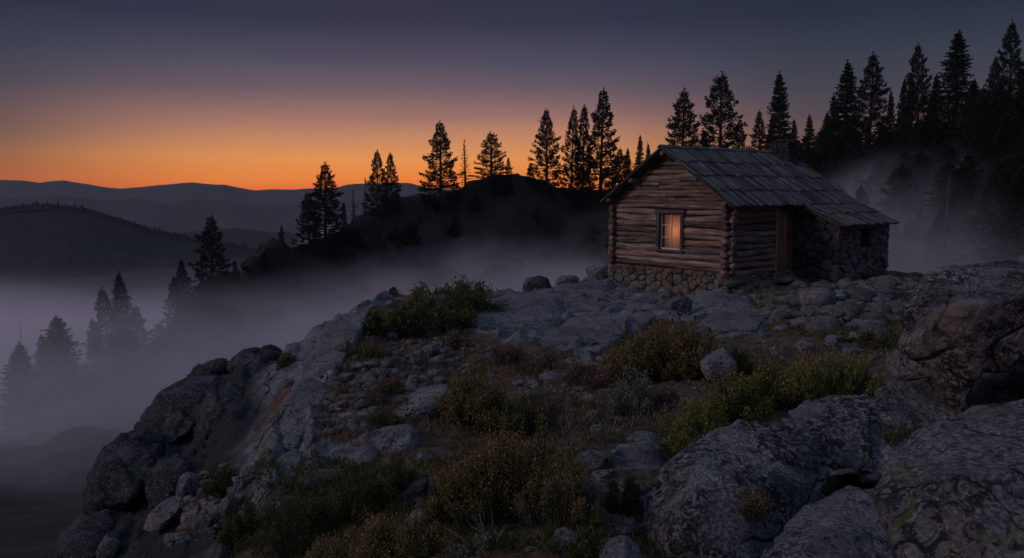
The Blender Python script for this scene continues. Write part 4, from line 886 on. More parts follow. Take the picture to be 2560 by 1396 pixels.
# bare sticks
def sticks(loc, n, L, label, seed, mat='deadwood'):
    rr = np.random.RandomState(seed); mb = MB()
    for i in range(n):
        a = np.array([rr.normal() * .012, rr.normal() * .012, 0]); d = np.array([rr.normal() * .6, rr.normal() * .3, rr.uniform(.3, 1)]); d /= np.linalg.norm(d); l = L * rr.uniform(.5, 1.1)
        pts = np.array([a + d * l * t + np.array([math.sin(t * 5 + i), math.cos(t * 4 + i), 0]) * .03 * L for t in np.linspace(0, 1, 7)]); mb.tube(pts, np.linspace(.006, .0015, 7), 5, rr.rand())
        for k in range(3):
            s = pts[2 + k]; e = s + (d + rr.normal(size=3) * .6) * l * .3; mb.tube(np.array([s, (s + e) / 2 + rr.normal(size=3) * .01, e]), [.003, .002, .001], 4, rr.rand())
    return mb.build('dead_branches', M[mat], loc=loc, label=label, category='branches')
sticks(P(1225, 1385, 5.6), 9, .42, 'pale bare branches at the bottom edge right of the orange shrub', 3)
sticks(P(1430, 1310, 6.2), 7, .28, 'bleached twigs lying against the weathered flat rock', 4)
sticks(P(1420, 1085, 8.4), 8, .42, 'pale bare twigs poking out of the largest shrub', 5)
sticks(P(910, 1290, 7.6), 6, .35, 'grey bare twigs in front of the dark shrub', 6)

# ------------------------------------------------------------------ conifers
def conifer(seed, style, nb=30, droop=.25, rad=.17, fullness=1.0):
    """unit-height tree: trunk and a crown of boughs set with needle tufts"""
    rr = np.random.RandomState(seed); tr = MB(); cr = MB()
    zz_ = np.linspace(0, 1, 14); bend = np.cumsum(rr.normal(size=(14, 2)), 0) * .0012
    ax = np.stack([bend[:, 0], bend[:, 1], zz_], -1); tr.tube(ax, .017 * (1 - zz_) ** .9 + .0012, 8, .5)
    pos, dr, sz, rn = [], [], [], []
    h = .07 if style != 'sparse' else .12
    while h < .985:
        u = (h - .05) / .95
        if style == 'pine': prof = rad * 1.28 * (1 - u) ** .80 * (1 - math.exp(-(u + .2) * 9)) * rr.uniform(.62, 1.12)
        elif style == 'fir': prof = rad * (1 - u) ** .72 * rr.uniform(.78, 1.12)
        else: prof = rad * .95 * (1 - u) ** .9 * rr.uniform(.3, 1.15)
        prof = max(prof, .012)
        nbr = {'pine': 5, 'fir': 7, 'sparse': 4}[style]; ph = rr.uniform(0, 6.28)
        for b in range(nbr):
            if rr.rand() > fullness: continue
            a = ph + b / nbr * 6.283 + rr.normal() * .3; L = prof * rr.uniform(.65, 1.15); hh = h + rr.normal() * .006
            o = np.array([np.interp(hh, zz_, ax[:, 0]), np.interp(hh, zz_, ax[:, 1]), hh]); dx, dy = math.cos(a), math.sin(a)
            sl = {'pine': .25 - .45 * (1 - u) + .5 * u, 'fir': -.30 + .75 * u, 'sparse': -.28 + .4 * u}[style]
            ts = np.linspace(0, 1, 6); line = o + np.stack([dx * ts * L, dy * ts * L, L * (sl * ts - droop * ts ** 2 + .32 * ts ** 3)], -1)
            tr.tube(line, np.linspace(.0035, .0008, 6) * (1.2 - u * .7), 4, .4, caps=False)
            k = int(max(4, {'pine': 92, 'fir': 80, 'sparse': 34}[style] * (L / rad) ** 1.0 + 3))
            if style == 'pine': t = np.clip(1 - np.abs(rr.normal(size=k)) * .28, .12, 1.04)
            else: t = rr.uniform(.12, 1.0, k)
            q = np.stack([np.interp(t, ts, line[:, i]) for i in range(3)], -1)
            sp = {'pine': .0125, 'fir': .006, 'sparse': .006}[style]; wd = {'pine': 1.0, 'fir': (1.15 - t) * L * .34 / .006, 'sparse': (1.1 - t) * L * .2 / .006}[style]
            lat = rr.normal(size=k) * sp * wd
            q = q + np.stack([-dy * lat, dx * lat, rr.normal(size=k) * sp * (.8 if style == 'pine' else .45) - (.004 if style == 'fir' else 0)], -1)
            dd = rr.normal(size=(k, 3)) * .7 + np.array([dx, dy, .25 if style == 'pine' else -.1]); dd /= np.linalg.norm(dd, axis=1)[:, None]
            pos.append(q); dr.append(dd); sz.append(np.full(k, {'pine': .017, 'fir': .015, 'sparse': .012}[style]) * rr.uniform(.6, 1.3, k)); rn.append(rr.rand(k) * .5 + .5 * (hh > .5) * rr.rand())
        h += {'pine': .024, 'fir': .021, 'sparse': .026}[style] * rr.uniform(.7, 1.4) * (1.15 - .4 * u) * 30 / nb
    k = 26; z = rr.uniform(.95, 1.02, k); pos.append(np.stack([rr.normal(size=k) * .003, rr.normal(size=k) * .003, z], -1)); d = rr.normal(size=(k, 3)) * .4 + [0, 0, 1]; dr.append(d / np.linalg.norm(d, axis=1)[:, None]); sz.append(np.full(k, .014)); rn.append(rr.rand(k))
    pos, dr, sz, rn = np.vstack(pos), np.vstack(dr), np.concatenate(sz), np.concatenate(rn)
    leaves(cr, pos, dr, sz, sz * .36, rr, rn)
    return tr.mesh('trunk', True), cr.mesh('crown', False)
PROTO = {}
for st_, seeds in (('pine', (1, 2, 3, 4)), ('fir', (11, 12, 13)), ('sparse', (21, 22))):
    PROTO[st_] = []
    for s in seeds:
        t, c = conifer(s, st_, rad={'pine': .20, 'fir': .18, 'sparse': .15}[st_]); t.materials.append(M['bark']); c.materials.append(M['needles']); PROTO[st_].append((t, c))
def snag_mesh(seed):
    rr = np.random.RandomState(seed); mb = MB(); z = np.linspace(0, 1, 10); mb.tube(np.stack([z * .02, 0 * z, z], -1), .010 * (1 - z) + .002, 7, .4)
    for i in range(16):
        h = rr.uniform(.35, .95); a = rr.uniform(0, 6.28); L = .06 * (1.1 - h) + .012; mb.tube(np.array([[h * .02, 0, h], [h * .02 + math.cos(a) * L, math.sin(a) * L, h + L * rr.uniform(-.4, .3)]]), [.0022, .0008], 4, .4)
    me = mb.mesh('trunk'); me.materials.append(M['deadwood']); return me
SNAG = snag_mesh(5)
def place_tree(loc, h, w, style, var, label, group=None, name=None, seed=0):
    root = empty(name or {'pine': 'pine_tree', 'fir': 'fir_tree', 'sparse': 'fir_tree'}[style], loc, label=label, category='tree', group=group)
    t, c = PROTO[style][var % len(PROTO[style])]; rz = (seed * 2.39996) % 6.28; k = w / (2 * {'pine': .20, 'fir': .18, 'sparse': .15}[style]) * {'pine': 1.22, 'fir': 1.45, 'sparse': 1.35}[style]
    for nm, me in (('trunk', t), ('crown', c)):
        o = bpy.data.objects.new(nm, me); scene.collection.objects.link(o); o.parent = root; o.scale = (k * (1 + .12 * math.sin(seed * 1.7)), k, h); o.rotation_euler = (.028 * math.sin(seed * 3.1), .035 * math.sin(seed * 5.3), rz)
    return root
def tree_px(px, top, w, style, var, label, Y=None, base=None, group='conifers on the skyline', seed=0):
    t = (px - 1280) / F_PX * .995; Yd, zr = ridge_at(np.array([t])); Y = Y or Yd[0] - 2.5
    tp = P(px, top, Y); gz_ = HH(tp[0], Y)[0] if base is None else P(px, base, Y)[2]
    hgt = tp[2] - gz_ + .6; return place_tree((tp[0], Y, gz_ - .6), hgt, w * Y / F_PX, style, var, label, group, seed=seed + px)
for i, (px, top, w, st_, lab) in enumerate([
 (525, 543, 84, 'pine', 'dense pine standing clear at the lower end of the ridge, above the fog'),
 (455, 650, 46, 'pine', 'small pine in the fog left of the dense one'), (430, 690, 46, 'pine', 'second small pine in the fog, half sunk'),
 (588, 655, 24, 'pine', 'little bush like pine beside the rocky ridge foot'),
 (703, 564, 20, 'pine', 'tiny sapling on the dark rocky knob'),
 (808, 409, 92, 'pine', 'tall pine with open lower boughs at the ridge end'), (770, 482, 60, 'pine', 'shorter pine hugging the left of the tall open one'),
 (857, 506, 24, 'pine', 'small pine right of the tall open one'), (882, 474, 32, 'sparse', 'thin sparse fir on the slope'), (911, 445, 22, 'sparse', 'narrow bare topped fir left of the pair'),
 (941, 377, 58, 'pine', 'left tree of the pair above the far mountain'), (979, 385, 50, 'pine', 'right tree of the pair above the far mountain'),
 (1100, 308, 92, 'pine', 'broad tall pine before the brightest glow'), (1163, 352, 50, 'sparse', 'gaunt thin tree right of the broad tall pine'),
 (1228, 332, 76, 'pine', 'bushy pine on the round hilltop'), (1272, 395, 20, 'pine', 'dwarf pine on the round hilltop'),
 (1328, 408, 22, 'pine', 'stubby pine at the right edge of the round hilltop'), (1367, 274, 78, 'pine', 'slender pine alone left of the dense trio'),
 (1429, 270, 56, 'pine', 'left pine of the dense trio'), (1458, 267, 56, 'pine', 'middle pine of the dense trio'), (1503, 228, 100, 'pine', 'tallest pine of the dense trio'),
 (1547, 372, 50, 'pine', 'ragged low pine beside the dense trio'), (1571, 372, 30, 'fir', 'small fir left of the gable, first of three'), (1596, 340, 36, 'fir', 'pointed fir just left of the cabin gable'), (1625, 358, 28, 'fir', 'small fir touching the roof edge in view'),
 (1709, 227, 96, 'pine', 'round shouldered pine above the roof ridge start'), (1805, 185, 112, 'pine', 'massive pine above the middle of the roof'), (1760, 330, 50, 'pine', 'short pine between the two roof ridge pines'), (1850, 300, 50, 'pine', 'short ragged pine right of the massive one'),
 (1903, 277, 50, 'pine', 'pine left of the chimney, leaning crown'), (1925, 292, 36, 'fir', 'small fir directly left of the chimney'), (1957, 183, 74, 'fir', 'tall layered fir over the chimney'), (1992, 300, 34, 'fir', 'short fir right above the chimney'),
 (2026, 289, 42, 'fir', 'pointed fir just right of the chimney'), (2062, 282, 46, 'fir', 'fir at the start of the dark forest'), (2085, 238, 46, 'fir', 'thin fir leaning on the paired tall ones'),
 (2122, 156, 78, 'fir', 'left one of the paired tall firs'), (2184, 136, 90, 'pine', 'right one of the paired tall trees, round topped'),
 (2232, 228, 36, 'fir', 'short fir in the dip of the forest line'), (2257, 197, 40, 'fir', 'neat small fir in the dip of the forest line'), (2284, 205, 44, 'pine', 'bushy pine at the foot of the narrow spire'),
 (2308, 111, 74, 'pine', 'narrow spire between the round top and the broad fir'), (2340, 188, 50, 'fir', 'fir at the right foot of the narrow spire'),
 (2401, 81, 104, 'fir', 'broad pointed fir, second tallest on the right'), (2440, 200, 50, 'fir', 'short fir right of the broad pointed one'), (2492, 142, 48, 'pine', 'small pine beside the bare snag'), (2538, 56, 84, 'pine', 'tallest pine in the top right corner'), (2585, 100, 80, 'fir', 'fir cut off by the right edge')]):
    tree_px(px, top, w, st_, i, lab)
for px, top, w, st_, Y, lab in [(42, 862, 100, 'fir', 72, 'faint fir in the fog at the far left edge'), (145, 795, 130, 'fir', 78, 'broad foggy fir, second from the left edge'), (104, 842, 70, 'fir', 80, 'narrow foggy fir behind the broad one'),
 (297, 685, 74, 'fir', 100, 'tallest foggy fir with a thin spire'), (266, 722, 80, 'pine', 98, 'foggy tree left of the thin spire'), (340, 768, 70, 'pine', 102, 'round foggy tree right of the thin spire'), (238, 800, 60, 'fir', 96, 'short foggy fir in the misty group'), (395, 810, 70, 'pine', 110, 'blurred low tree at the slope foot'), (310, 820, 90, 'pine', 96, 'wide dim tree filling the misty group')]:
    tree_px(px, top, w, st_, px, lab, Y=Y + 30, group='trees sunk in the fog')
place_tree(P(984, 765, 20.6), 44 * 20.6 / F_PX * 1.1, 44 * 20.6 / F_PX, 'pine', 2, 'tiny pine sapling sticking up from the dark shrub mound')
def snag(px, top, base, Y, label):
    a, b = P(px, top, Y), P(px, base, Y); r = empty('dead_tree', b, label=label, category='dead tree'); o = bpy.data.objects.new('trunk', SNAG); scene.collection.objects.link(o); o.parent = r
    h = a[2] - b[2]; o.scale = (h, h, h)
snag(57, 812, 960, 104, 'bare dead trunk in the fog at the far left'); snag(2464, 155, 300, 160, 'bare dead trunk on the forest skyline at the right')
snag(2360, 432, 620, 100, 'pale dead trunk in the mist right of the cabin roof'); snag(2276, 420, 560, 110, 'faint dead trunk in the mist above the lean-to roof')
# forest on the right slope, below the skyline crowns
rr_ = random.Random(5); SKY = [(1540, 480), (1700, 400), (1900, 350), (2050, 318), (2100, 285), (2200, 262), (2300, 245), (2400, 215), (2450, 205), (2560, 172), (2800, 120)]
cnt = 0
for k in range(240):
    px = rr_.uniform(1540, 2720); t = (px - 1280) / F_PX; Yd, zr = ridge_at(np.array([t])); Y = Yd[0] - 2 - 62 * rr_.random() ** 1.3; x = t * Y; z = HH(x, Y)[0]
    h = rr_.uniform(9, 18); lim = np.interp(px, [s[0] for s in SKY], [s[1] for s in SKY]) + rr_.uniform(0, 60); top = proj(np.array([x, Y, z + h]))[1]
    if top < lim: h = P(px, lim, Y)[2] - z
    if h < 3: continue
    place_tree((x, Y, z - .5), h, h * rr_.uniform(.40, .54), rr_.choice(['pine', 'fir', 'fir']), k, 'dark conifer in the dense forest on the right slope', 'conifers of the dense right hand forest', seed=k)
for k in range(34):
    px = rr_.uniform(700, 1560); t = (px - 1280) / F_PX; Yd, zr = ridge_at(np.array([t])); Y = Yd[0] - 2 - 14 * rr_.random(); x = t * Y; z = HH(x, Y)[0]
    h = rr_.uniform(1.5, 5.5); lim = np.interp(px, RX, [r[1] for r in RIDGE]) + 14; top = proj(np.array([x, Y, z + h]))[1]
    if top < lim: continue
    place_tree((x, Y, z - .3), h, h * rr_.uniform(.45, .7), 'pine', k, 'dim scrubby pine on the dark middle hillside', 'scrubby pines on the middle hillside', seed=k)
# the wood on the far hill reads as one mass
mb = MB(); rs = np.random.RandomState(3)
for px in np.arange(-200, 620, 2.2):
    py = np.interp(px, [-300, -60, 0, 60, 110, 160, 220, 300, 380, 470, 600], [560, 528, 521, 513, 509, 512, 523, 547, 572, 592, 612]); Y = 752; p = P(px + rs.normal() * 2, py + 6, Y); h = rs.uniform(2.5, 5) * (1 if rs.rand() > .12 else 1.5)
    r = h * rs.uniform(.22, .34); n = 5; a = np.arange(n) / n * 6.283; rows = []
    for q, (u, w) in enumerate([(0, 1), (.35, .8), (.4, .55), (.75, .35), (1, .02)]): rows.append(np.stack([np.cos(a) * r * w, np.sin(a) * r * w, np.full(n, u * h - 1)], -1) + p)
    i = np.arange(4)[:, None] * n; j = np.arange(n)[None]; mb.add(np.vstack(rows), np.stack([i + j, i + (j + 1) % n, i + n + (j + 1) % n, i + n + j], -1).reshape(-1, 4), r=.3)
mb.build('far_forest', M['far1'], kind='stuff', label='tiny conifers bristling along the forested hill at the left', category='forest', smooth=False)
# crags on the dark ridge and hilltop
for i, (poly, Y, th, lab) in enumerate([
 ([(625, 650), (630, 622), (655, 598), (685, 588), (712, 596), (730, 612), (735, 650), (690, 680)], 150, 4, 'dark rocky knob with a sapling at the ridge end'),
 ([(595, 680), (605, 655), (630, 640), (660, 650), (670, 690)], 146, 3, 'dark lump of rock stepping down below the rocky knob'),
 ([(850, 600), (870, 560), (900, 530), (930, 520), (960, 560), (950, 610), (900, 630)], 168, 4, 'dark crag on the ridge under the thin firs')
]):
    rock('crag', 'crag', lab, poly, Y, th, 'hillrock', 5, 200 + i, amp=.12, facet=.3)

# ------------------------------------------------------------------ the cabin
d_ = ray(1818, 687); CN = d_ * (-2.3 / d_[2]); CROT = math.atan2(.613, .79)
cabin = empty('log_cabin', CN, CROT, label='old log cabin with an orange glowing window, grey board roof and stone lean-to', category='cabin')
W_, L_, RIDGE_H, EAVE_Y, EAVE_H = 4.4, 5.98, 3.62, -.42, 1.93   # local x runs along the door wall, y along the gable
SL = (RIDGE_H - EAVE_H) / (W_ / 2 - EAVE_Y)
def roof_h(y): return RIDGE_H - abs(y - W_ / 2) * SL
LX0, LX1, LY, LEAVE_Y, LEAVE_H = 3.12, 5.98, -1.42, -1.74, 1.36
LSL = (EAVE_H - LEAVE_H) / (EAVE_Y - LEAVE_Y)
def lean_h(y): return EAVE_H - (EAVE_Y - y) * LSL

def log(mb, p0, p1, r, seed):
    n = max(3, int(np.linalg.norm(np.subtract(p1, p0)) / .07)); t = np.linspace(0, 1, n)[:, None]; rs = np.random.RandomState(seed)
    pts = np.array(p0) * (1 - t) + np.array(p1) * t; ph = rs.uniform(0, 6, 4)
    pts[:, 2] += .020 * np.sin(t[:, 0] * 4 + ph[0]) + .008 * np.sin(t[:, 0] * 9 + ph[1])
    rad = r * (1 + .07 * np.sin(t[:, 0] * 4 + ph[2]) + .03 * np.sin(t[:, 0] * 17 + ph[3])) * (1 + rs.uniform(-.05, .05))
    mb.tube(pts, rad, 18, rs.rand(), rough=.27, seed=seed)
# gable wall of logs, cut round the window
WY0, WY1, WZ0, WZ1 = 1.62, 2.46, .62, 1.68
gw = MB(); z = .10; k = 0; rs = np.random.RandomState(12); ends = []
while True:
    r = (.098 if z < 1.75 else .070) * rs.uniform(.80, 1.16); top = z + r
    half = W_ / 2 if z < 1.9 else (RIDGE_H - (z + r * 1.1) - .05) / SL
    if half < .15: break
    y0, y1 = W_ / 2 - half, W_ / 2 + half
    if z < 1.9: y0, y1 = -.20 - rs.uniform(0, .05), W_ + .2 + rs.uniform(0, .05)
    dep = .0 if z < 1.9 else .05
    segs = [(y0, y1)]
    if WZ0 - .04 < z < WZ1 + .02: segs = [(y0, WY0 - .02), (WY1 + .02, y1)]
    if z >= 1.9 and half > .8 and rs.rand() < .6:
        c = W_ / 2 + rs.uniform(-.5, .5); segs = [(y0, c - .006), (c + .006, y1)]
    for a, b in segs: log(gw, (dep, a, z), (dep, b, z + rs.uniform(-.012, .012)), r, 100 + k * 3 + int(a * 10)); 
    k += 1; z += r * (1.86 if z < 1.75 else 1.75)
gw.build('gable_wall', M['log'], cabin)
# door wall of logs
dw = MB(); z = .02; k = 0
while z < 1.95:
    r = .098 * rs.uniform(.93, 1.08); log(dw, (-.20 - rs.uniform(0, .06), 0, z), (2.10, 0, z), r, 300 + k); k += 1; z += r * 1.86
dw.build('side_wall', M['log'], cabin)
bw = MB(); z = .10; k = 0
while z < 1.95:
    log(bw, (-.22, W_, z), (L_ + .1, W_, z), .1, 400 + k); k += 1; z += .186
bw.build('rear_wall', M['log'], cabin)
eg = MB(); z = .10; k = 0
while z < 3.5:
    half = W_ / 2 + .1 if z < 1.9 else (RIDGE_H - (z + .1) - .05) / SL
    if half < .15: break
    log(eg, (L_, W_ / 2 - half, z), (L_, W_ / 2 + half, z), .1, 500 + k); k += 1; z += .18
eg.build('end_wall', M['log'], cabin)
# inner lining, floor and partition
iw = MB(); T = .03
def gable_slab(mb, x0, x1, inset):
    H_ = lambda y: roof_h(y) - inset
    ys = [.03, W_ / 2, W_ - .03]; v = []
    for x in (x0, x1): v += [(x, ys[0], -.1), (x, ys[2], -.1), (x, ys[2], H_(ys[2])), (x, ys[1], H_(ys[1])), (x, ys[0], H_(ys[0]))]
    mb.add(v, [np.array([[0, 1, 2, 4], [5, 9, 7, 6], [0, 4, 9, 5], [1, 6, 7, 2], [0, 5, 6, 1]]), np.array([[2, 3, 4], [7, 9, 8]])])
iw.box((.05, .04, -.1), (.08, WY0, 1.9)); iw.box((.05, WY1, -.1), (.08, W_ - .04, 1.9)); iw.box((.05, WY0, -.1), (.08, WY1, WZ0)); iw.box((.05, WY0, WZ1), (.08, WY1, 1.9))
iw.add([(x, y, z) for x in (.05, .08) for y, z in ((.1, 1.9), (W_ - .1, 1.9), (W_ / 2, RIDGE_H - .15))], np.array([[0, 1, 2], [3, 5, 4]]))
iw.box((.08, .05, -.1), (2.1, .08, 2.0)); iw.box((2.98, .05, -.1), (L_ - .08, .08, 2.0)); iw.box((.08, W_ - .08, -.1), (L_ - .08, W_ - .05, 2.0)); iw.box((.08, .08, -.1), (L_ - .08, W_ - .08, -.06))
gable_slab(iw, L_ - .08, L_ - .05, .15); gable_slab(iw, 1.45, 1.48, .15)
iw.build('inner_lining', M['plank'], cabin, smooth=False)
# window
wf = MB(); FX = -.13
wf.box((FX, WY0 - .10, WZ0 - .03), (.03, WY0 + .01, WZ1 + .06), .4, axis=2); wf.box((FX, WY1 - .01, WZ0 - .03), (.03, WY1 + .10, WZ1 + .06), .5, axis=2)
wf.box((FX - .02, WY0 - .14, WZ1 + .002), (.03, WY1 + .14, WZ1 + .10), .6, axis=1)
win = wf.build('window', M['frame'], cabin, smooth=False)
sl = MB(); sl.box((FX - .05, WY0 - .13, WZ0 - .09), (.03, WY1 + .13, WZ0 - .032), .7, axis=1); sl.build('sill', M['frame'], win, smooth=False)
IY0, IY1, IZ0, IZ1 = WY0 + .012, WY1 - .012, WZ0 - .03, WZ1 - .0
wm_ = Mat('white_sash_paint', .5); wm_.color((.62, .58, .56)); M['white'] = wm_.m
sa = MB(); b = .026; X0, X1 = -.035, -.005
sa.box((X0, IY0, IZ0), (X1, IY0 + b * 1.4, IZ1)); sa.box((X0, IY1 - b * 1.4, IZ0), (X1, IY1, IZ1)); sa.box((X0, IY0 + b * 1.4, IZ0), (X1, IY1 - b * 1.4, IZ0 + b * 1.8)); sa.box((X0, IY0 + b * 1.4, IZ1 - b), (X1, IY1 - b * 1.4, IZ1))
ym = (IY0 + IY1) / 2; sa.box((X0 - .002, ym - b * .45, IZ0 + b * 1.8), (X1 - .002, ym + b * .45, IZ1 - b))
for q in (1, 2):
    zq = IZ0 + (IZ1 - IZ0) * q / 3; sa.box((X0, IY0 + b * 1.4, zq - b * .35), (X1, ym - b * .45, zq + b * .35)); sa.box((X0, ym + b * .45, zq - b * .35), (X1, IY1 - b * 1.4, zq + b * .35))
sa.build('sash', M['white'], win, smooth=False)
gm = Mat('window_glass', .03); gt = gm.n('ShaderNodeBsdfTransparent'); gg = gm.n('ShaderNodeBsdfGlossy'); gg.inputs['Roughness'].default_value = .02
mx = gm.n('ShaderNodeMixShader'); fr = gm.n('ShaderNodeFresnel'); fr.inputs['IOR'].default_value = 1.5; gm.l(fr.outputs[0], mx.inputs[0]); gm.l(gt.outputs[0], mx.inputs[1]); gm.l(gg.outputs[0], mx.inputs[2]); gm.l(mx.outputs[0], gm.out.inputs['Surface'])
pn = MB(); pn.box((-.022, IY0 + .02, IZ0 + .02), (-.018, IY1 - .02, IZ1 - .01)); pn.build('pane', gm.m, win, smooth=False)
# added cloth and light behind the glass, in place of the reflected sunset
cm = Mat('added_glow_cloth', .9); cw = cm.attr('gc').outputs['Vector']; cn = cm.noise(cw, 3, 4, .6, vscale=(1, 14, 1)); cc_ = cm.ramp(cn, [(.3, (.42, .30, .22)), (.7, (.62, .46, .34))])
cd = cm.n('ShaderNodeBsdfDiffuse'); ct = cm.n('ShaderNodeBsdfTranslucent'); cmx = cm.n('ShaderNodeMixShader'); cmx.inputs[0].default_value = .7
cm.l(cc_, cd.inputs['Color']); cm.l(cc_, ct.inputs['Color']); cm.l(cd.outputs[0], cmx.inputs[1]); cm.l(ct.outputs[0], cmx.inputs[2]); cm.l(cmx.outputs[0], cm.out.inputs['Surface'])
yy_ = np.linspace(WY0 - .05, WY1 + .01, 60); zc = np.linspace(WZ0 - .1, WZ1 + .1, 12); Yc, Zc = np.meshgrid(yy_, zc)
cb = MB(); cb.add(np.stack([.17 + .012 * np.sin(Yc * 42) + .006 * np.sin(Yc * 97), Yc, Zc], -1).reshape(-1, 3), grid_faces(12, 60)); cb.build('added_glow_sheet', cm.m, cabin)
added_glow_data = bpy.data.lights.new('added_glow_light', 'POINT'); added_glow_data.energy = 9.5; added_glow_data.color = (1.0, .37, .19); added_glow_data.shadow_soft_size = .06  # added light, stands in for the sunset mirrored in the pane
added_glow_light = bpy.data.objects.new('added_glow_light', added_glow_data); scene.collection.objects.link(added_glow_light); added_glow_light.parent = cabin; added_glow_light.location = (.50, 2.10, 1.15)
# door
dm = MB(); 
for i in range(4): x = 2.22 + i * .165; dm.box((x, .02 + .006 * (i % 2), .06), (x + .158, .045 + .006 * (i % 2), 1.80), .3 + .15 * i, axis=2)
door = dm.build('door', M['door'], cabin, smooth=False)
hd = MB(); hd.tube([(2.8, .02, .86), (2.8, -.03, .88), (2.8, -.03, 1.0), (2.8, .02, 1.02)], .010, 6); 
im = Mat('black_iron', .55); im.color((.02, .02, .02)); im.b.inputs['Metallic'].default_value = .7; M['iron'] = im.m
hd.build('handle', M['iron'], door)
df = MB(); df.box((2.10, -.10, -.02), (2.215, .06, 1.86), .9, axis=2); df.box((2.885, -.10, -.02), (2.98, .06, 1.86), .2, axis=2); df.box((2.04, -.11, 1.862), (3.02, .06, 1.95), .4, axis=0); df.box((2.216, -.12, -.06), (2.884, .06, .05), .5)
df.build('door_frame', M['door'], cabin, smooth=False)

# roof boards
def boards(mb, x0, x1, top, down, nrm, length, courses, seed, wmin=.06, wmax=.14, lift=.030):
    rs = np.random.RandomState(seed); top, down, nrm = map(np.array, (top, down, nrm)); cl = length / courses; X = np.array([1.0, 0, 0])
    for c in range(courses):
        x = x0 + rs.uniform(-.02, .02)
        while x < x1 - .03:
            w = rs.uniform(wmin, wmax); w = min(w, x1 - x); s0 = c * cl - .05 if c else 0; s1 = (c + 1) * cl + .07 + rs.uniform(-.075, .05)
            n0 = .012 + rs.uniform(0, .006); n1 = lift + rs.uniform(0, .022); th = .013; sk = rs.uniform(-.008, .008); ra = rs.rand()
            g0 = rs.uniform(.003, .011); seg = 4; v = []; g = []
            for i in range(seg + 1):
                t = i / seg; s = s0 + (s1 - s0) * t; nn = n0 + (n1 - n0) * t + .006 * math.sin(t * 3 + ra * 20); 
                for (a, b) in ((g0, 0), (w, rs.uniform(-.002, .002)), (w, th), (g0, th + rs.uniform(-.002, .006))):
                    p = top + X * (x + a + sk * t) + down * s + nrm * (nn + b); v.append(p); g.append((s + ra * 50, a, b))
            i = np.arange(seg)[:, None] * 4; j = np.arange(4)[None]
            q = np.stack([i + j, i + 4 + j, i + 4 + (j + 1) % 4, i + (j + 1) % 4], -1).reshape(-1, 4); e = seg * 4
            mb.add(v, [q, np.array([[0, 1, 2, 3], [e + 3, e + 2, e + 1, e]])], g, ra)
            if rs.rand() < .22:      # a lifted split edge
                s_ = rs.uniform(.2, .8) * w; v2_ = [top + X * (x + s_ + a) + down * (s0 + (s1 - s0) * t) + nrm * ((n0 + (n1 - n0) * t) + th + b) for t in (0, 1) for a, b in ((-.008, 0), (.008, 0), (.006, .012), (-.006, .010))]
                mb.add(v2_, np.array([[0, 1, 5, 4], [1, 2, 6, 5], [2, 3, 7, 6], [3, 0, 4, 7], [4, 5, 6, 7]]), [(t * 2 + ra * 9, .1, .1) for t in range(8)], min(1, ra + .4))
            x += w
down = np.array([0, -1, -SL]); ln = np.linalg.norm(down); down = down / ln; nrm = np.array([0, -SL, 1]) / ln; LEN = (W_ / 2 - EAVE_Y) * ln
RX0, RX1 = -.42, L_ + .12
rf = MB(); dk = []
def quadbox(mb, a, b, c, d, n, th, r=.3):
    q = np.array([a, b, c, d], float); n = np.array(n, float); mb.add(np.vstack([q, q + n * th]), np.array([[0, 3, 2, 1], [4, 5, 6, 7], [0, 1, 5, 4], [1, 2, 6, 5], [2, 3, 7, 6], [3, 0, 4, 7]]), r=r)
yR, zR = W_ / 2, RIDGE_H
quadbox(rf, (RX0, yR, zR - .05), (RX1, yR, zR - .05), (RX1, EAVE_Y + .03, EAVE_H - .03), (RX0, EAVE_Y + .03, EAVE_H - .03), nrm, .035)
fe_y = W_ + .30; fe_h = roof_h(fe_y); nrm2 = np.array([0, SL, 1]) / ln
quadbox(rf, (RX0, fe_y, fe_h - .05), (RX1, fe_y, fe_h - .05), (RX1, yR, zR - .05), (RX0, yR, zR - .05), nrm2, .035)
roof = rf.build('roof', M['plank'], cabin, smooth=False)
rb = MB(); boards(rb, RX0, RX1, (0, yR, zR - .005), down, nrm, LEN, 4, 5); rb.build('roof_boards', M['shake'], roof, smooth=False)
rb = MB(); boards(rb, RX0, RX1, (0, yR, zR - .005), np.array([0, 1, -SL]) / ln, nrm2, (fe_y - yR) * ln, 4, 6); rb.build('roof_boards', M['shake'], roof, smooth=False)
cap = MB(); quadbox(cap, (RX0 - .02, yR - .09, zR - .02), (RX1 + .02, yR - .09, zR - .02), (RX1 + .02, yR + .01, zR + .055), (RX0 - .02, yR + .01, zR + .055), (0, 0, 1), .02, .6); quadbox(cap, (RX0 - .02, yR + .012, zR + .05), (RX1 + .02, yR + .012, zR + .05), (RX1 + .02, yR + .11, zR - .025), (RX0 - .02, yR + .11, zR - .025), (0, 0, 1), .02, .5)
cap.build('ridge_board', M['shake'], roof, smooth=False)
# purlin ends and rake boards at the gable
pu = MB()
for y, dz in ((W_ / 2, -.16), (.95, -.14), (W_ - .95, -.14), (W_ + .02, -.14)):
    pu = MB(); log(pu, (RX0 + .06, y, roof_h(y) + dz), (.3, y, roof_h(y) + dz), .065, 600 + int(y * 10)); pu.build('purlin', M['log'], roof)
pu = MB(); log(pu, (RX0 + .1, -.03, 1.97), (LX0 + .2, -.03, 1.97), .09, 650); pu.build('eave_beam', M['log'], roof)
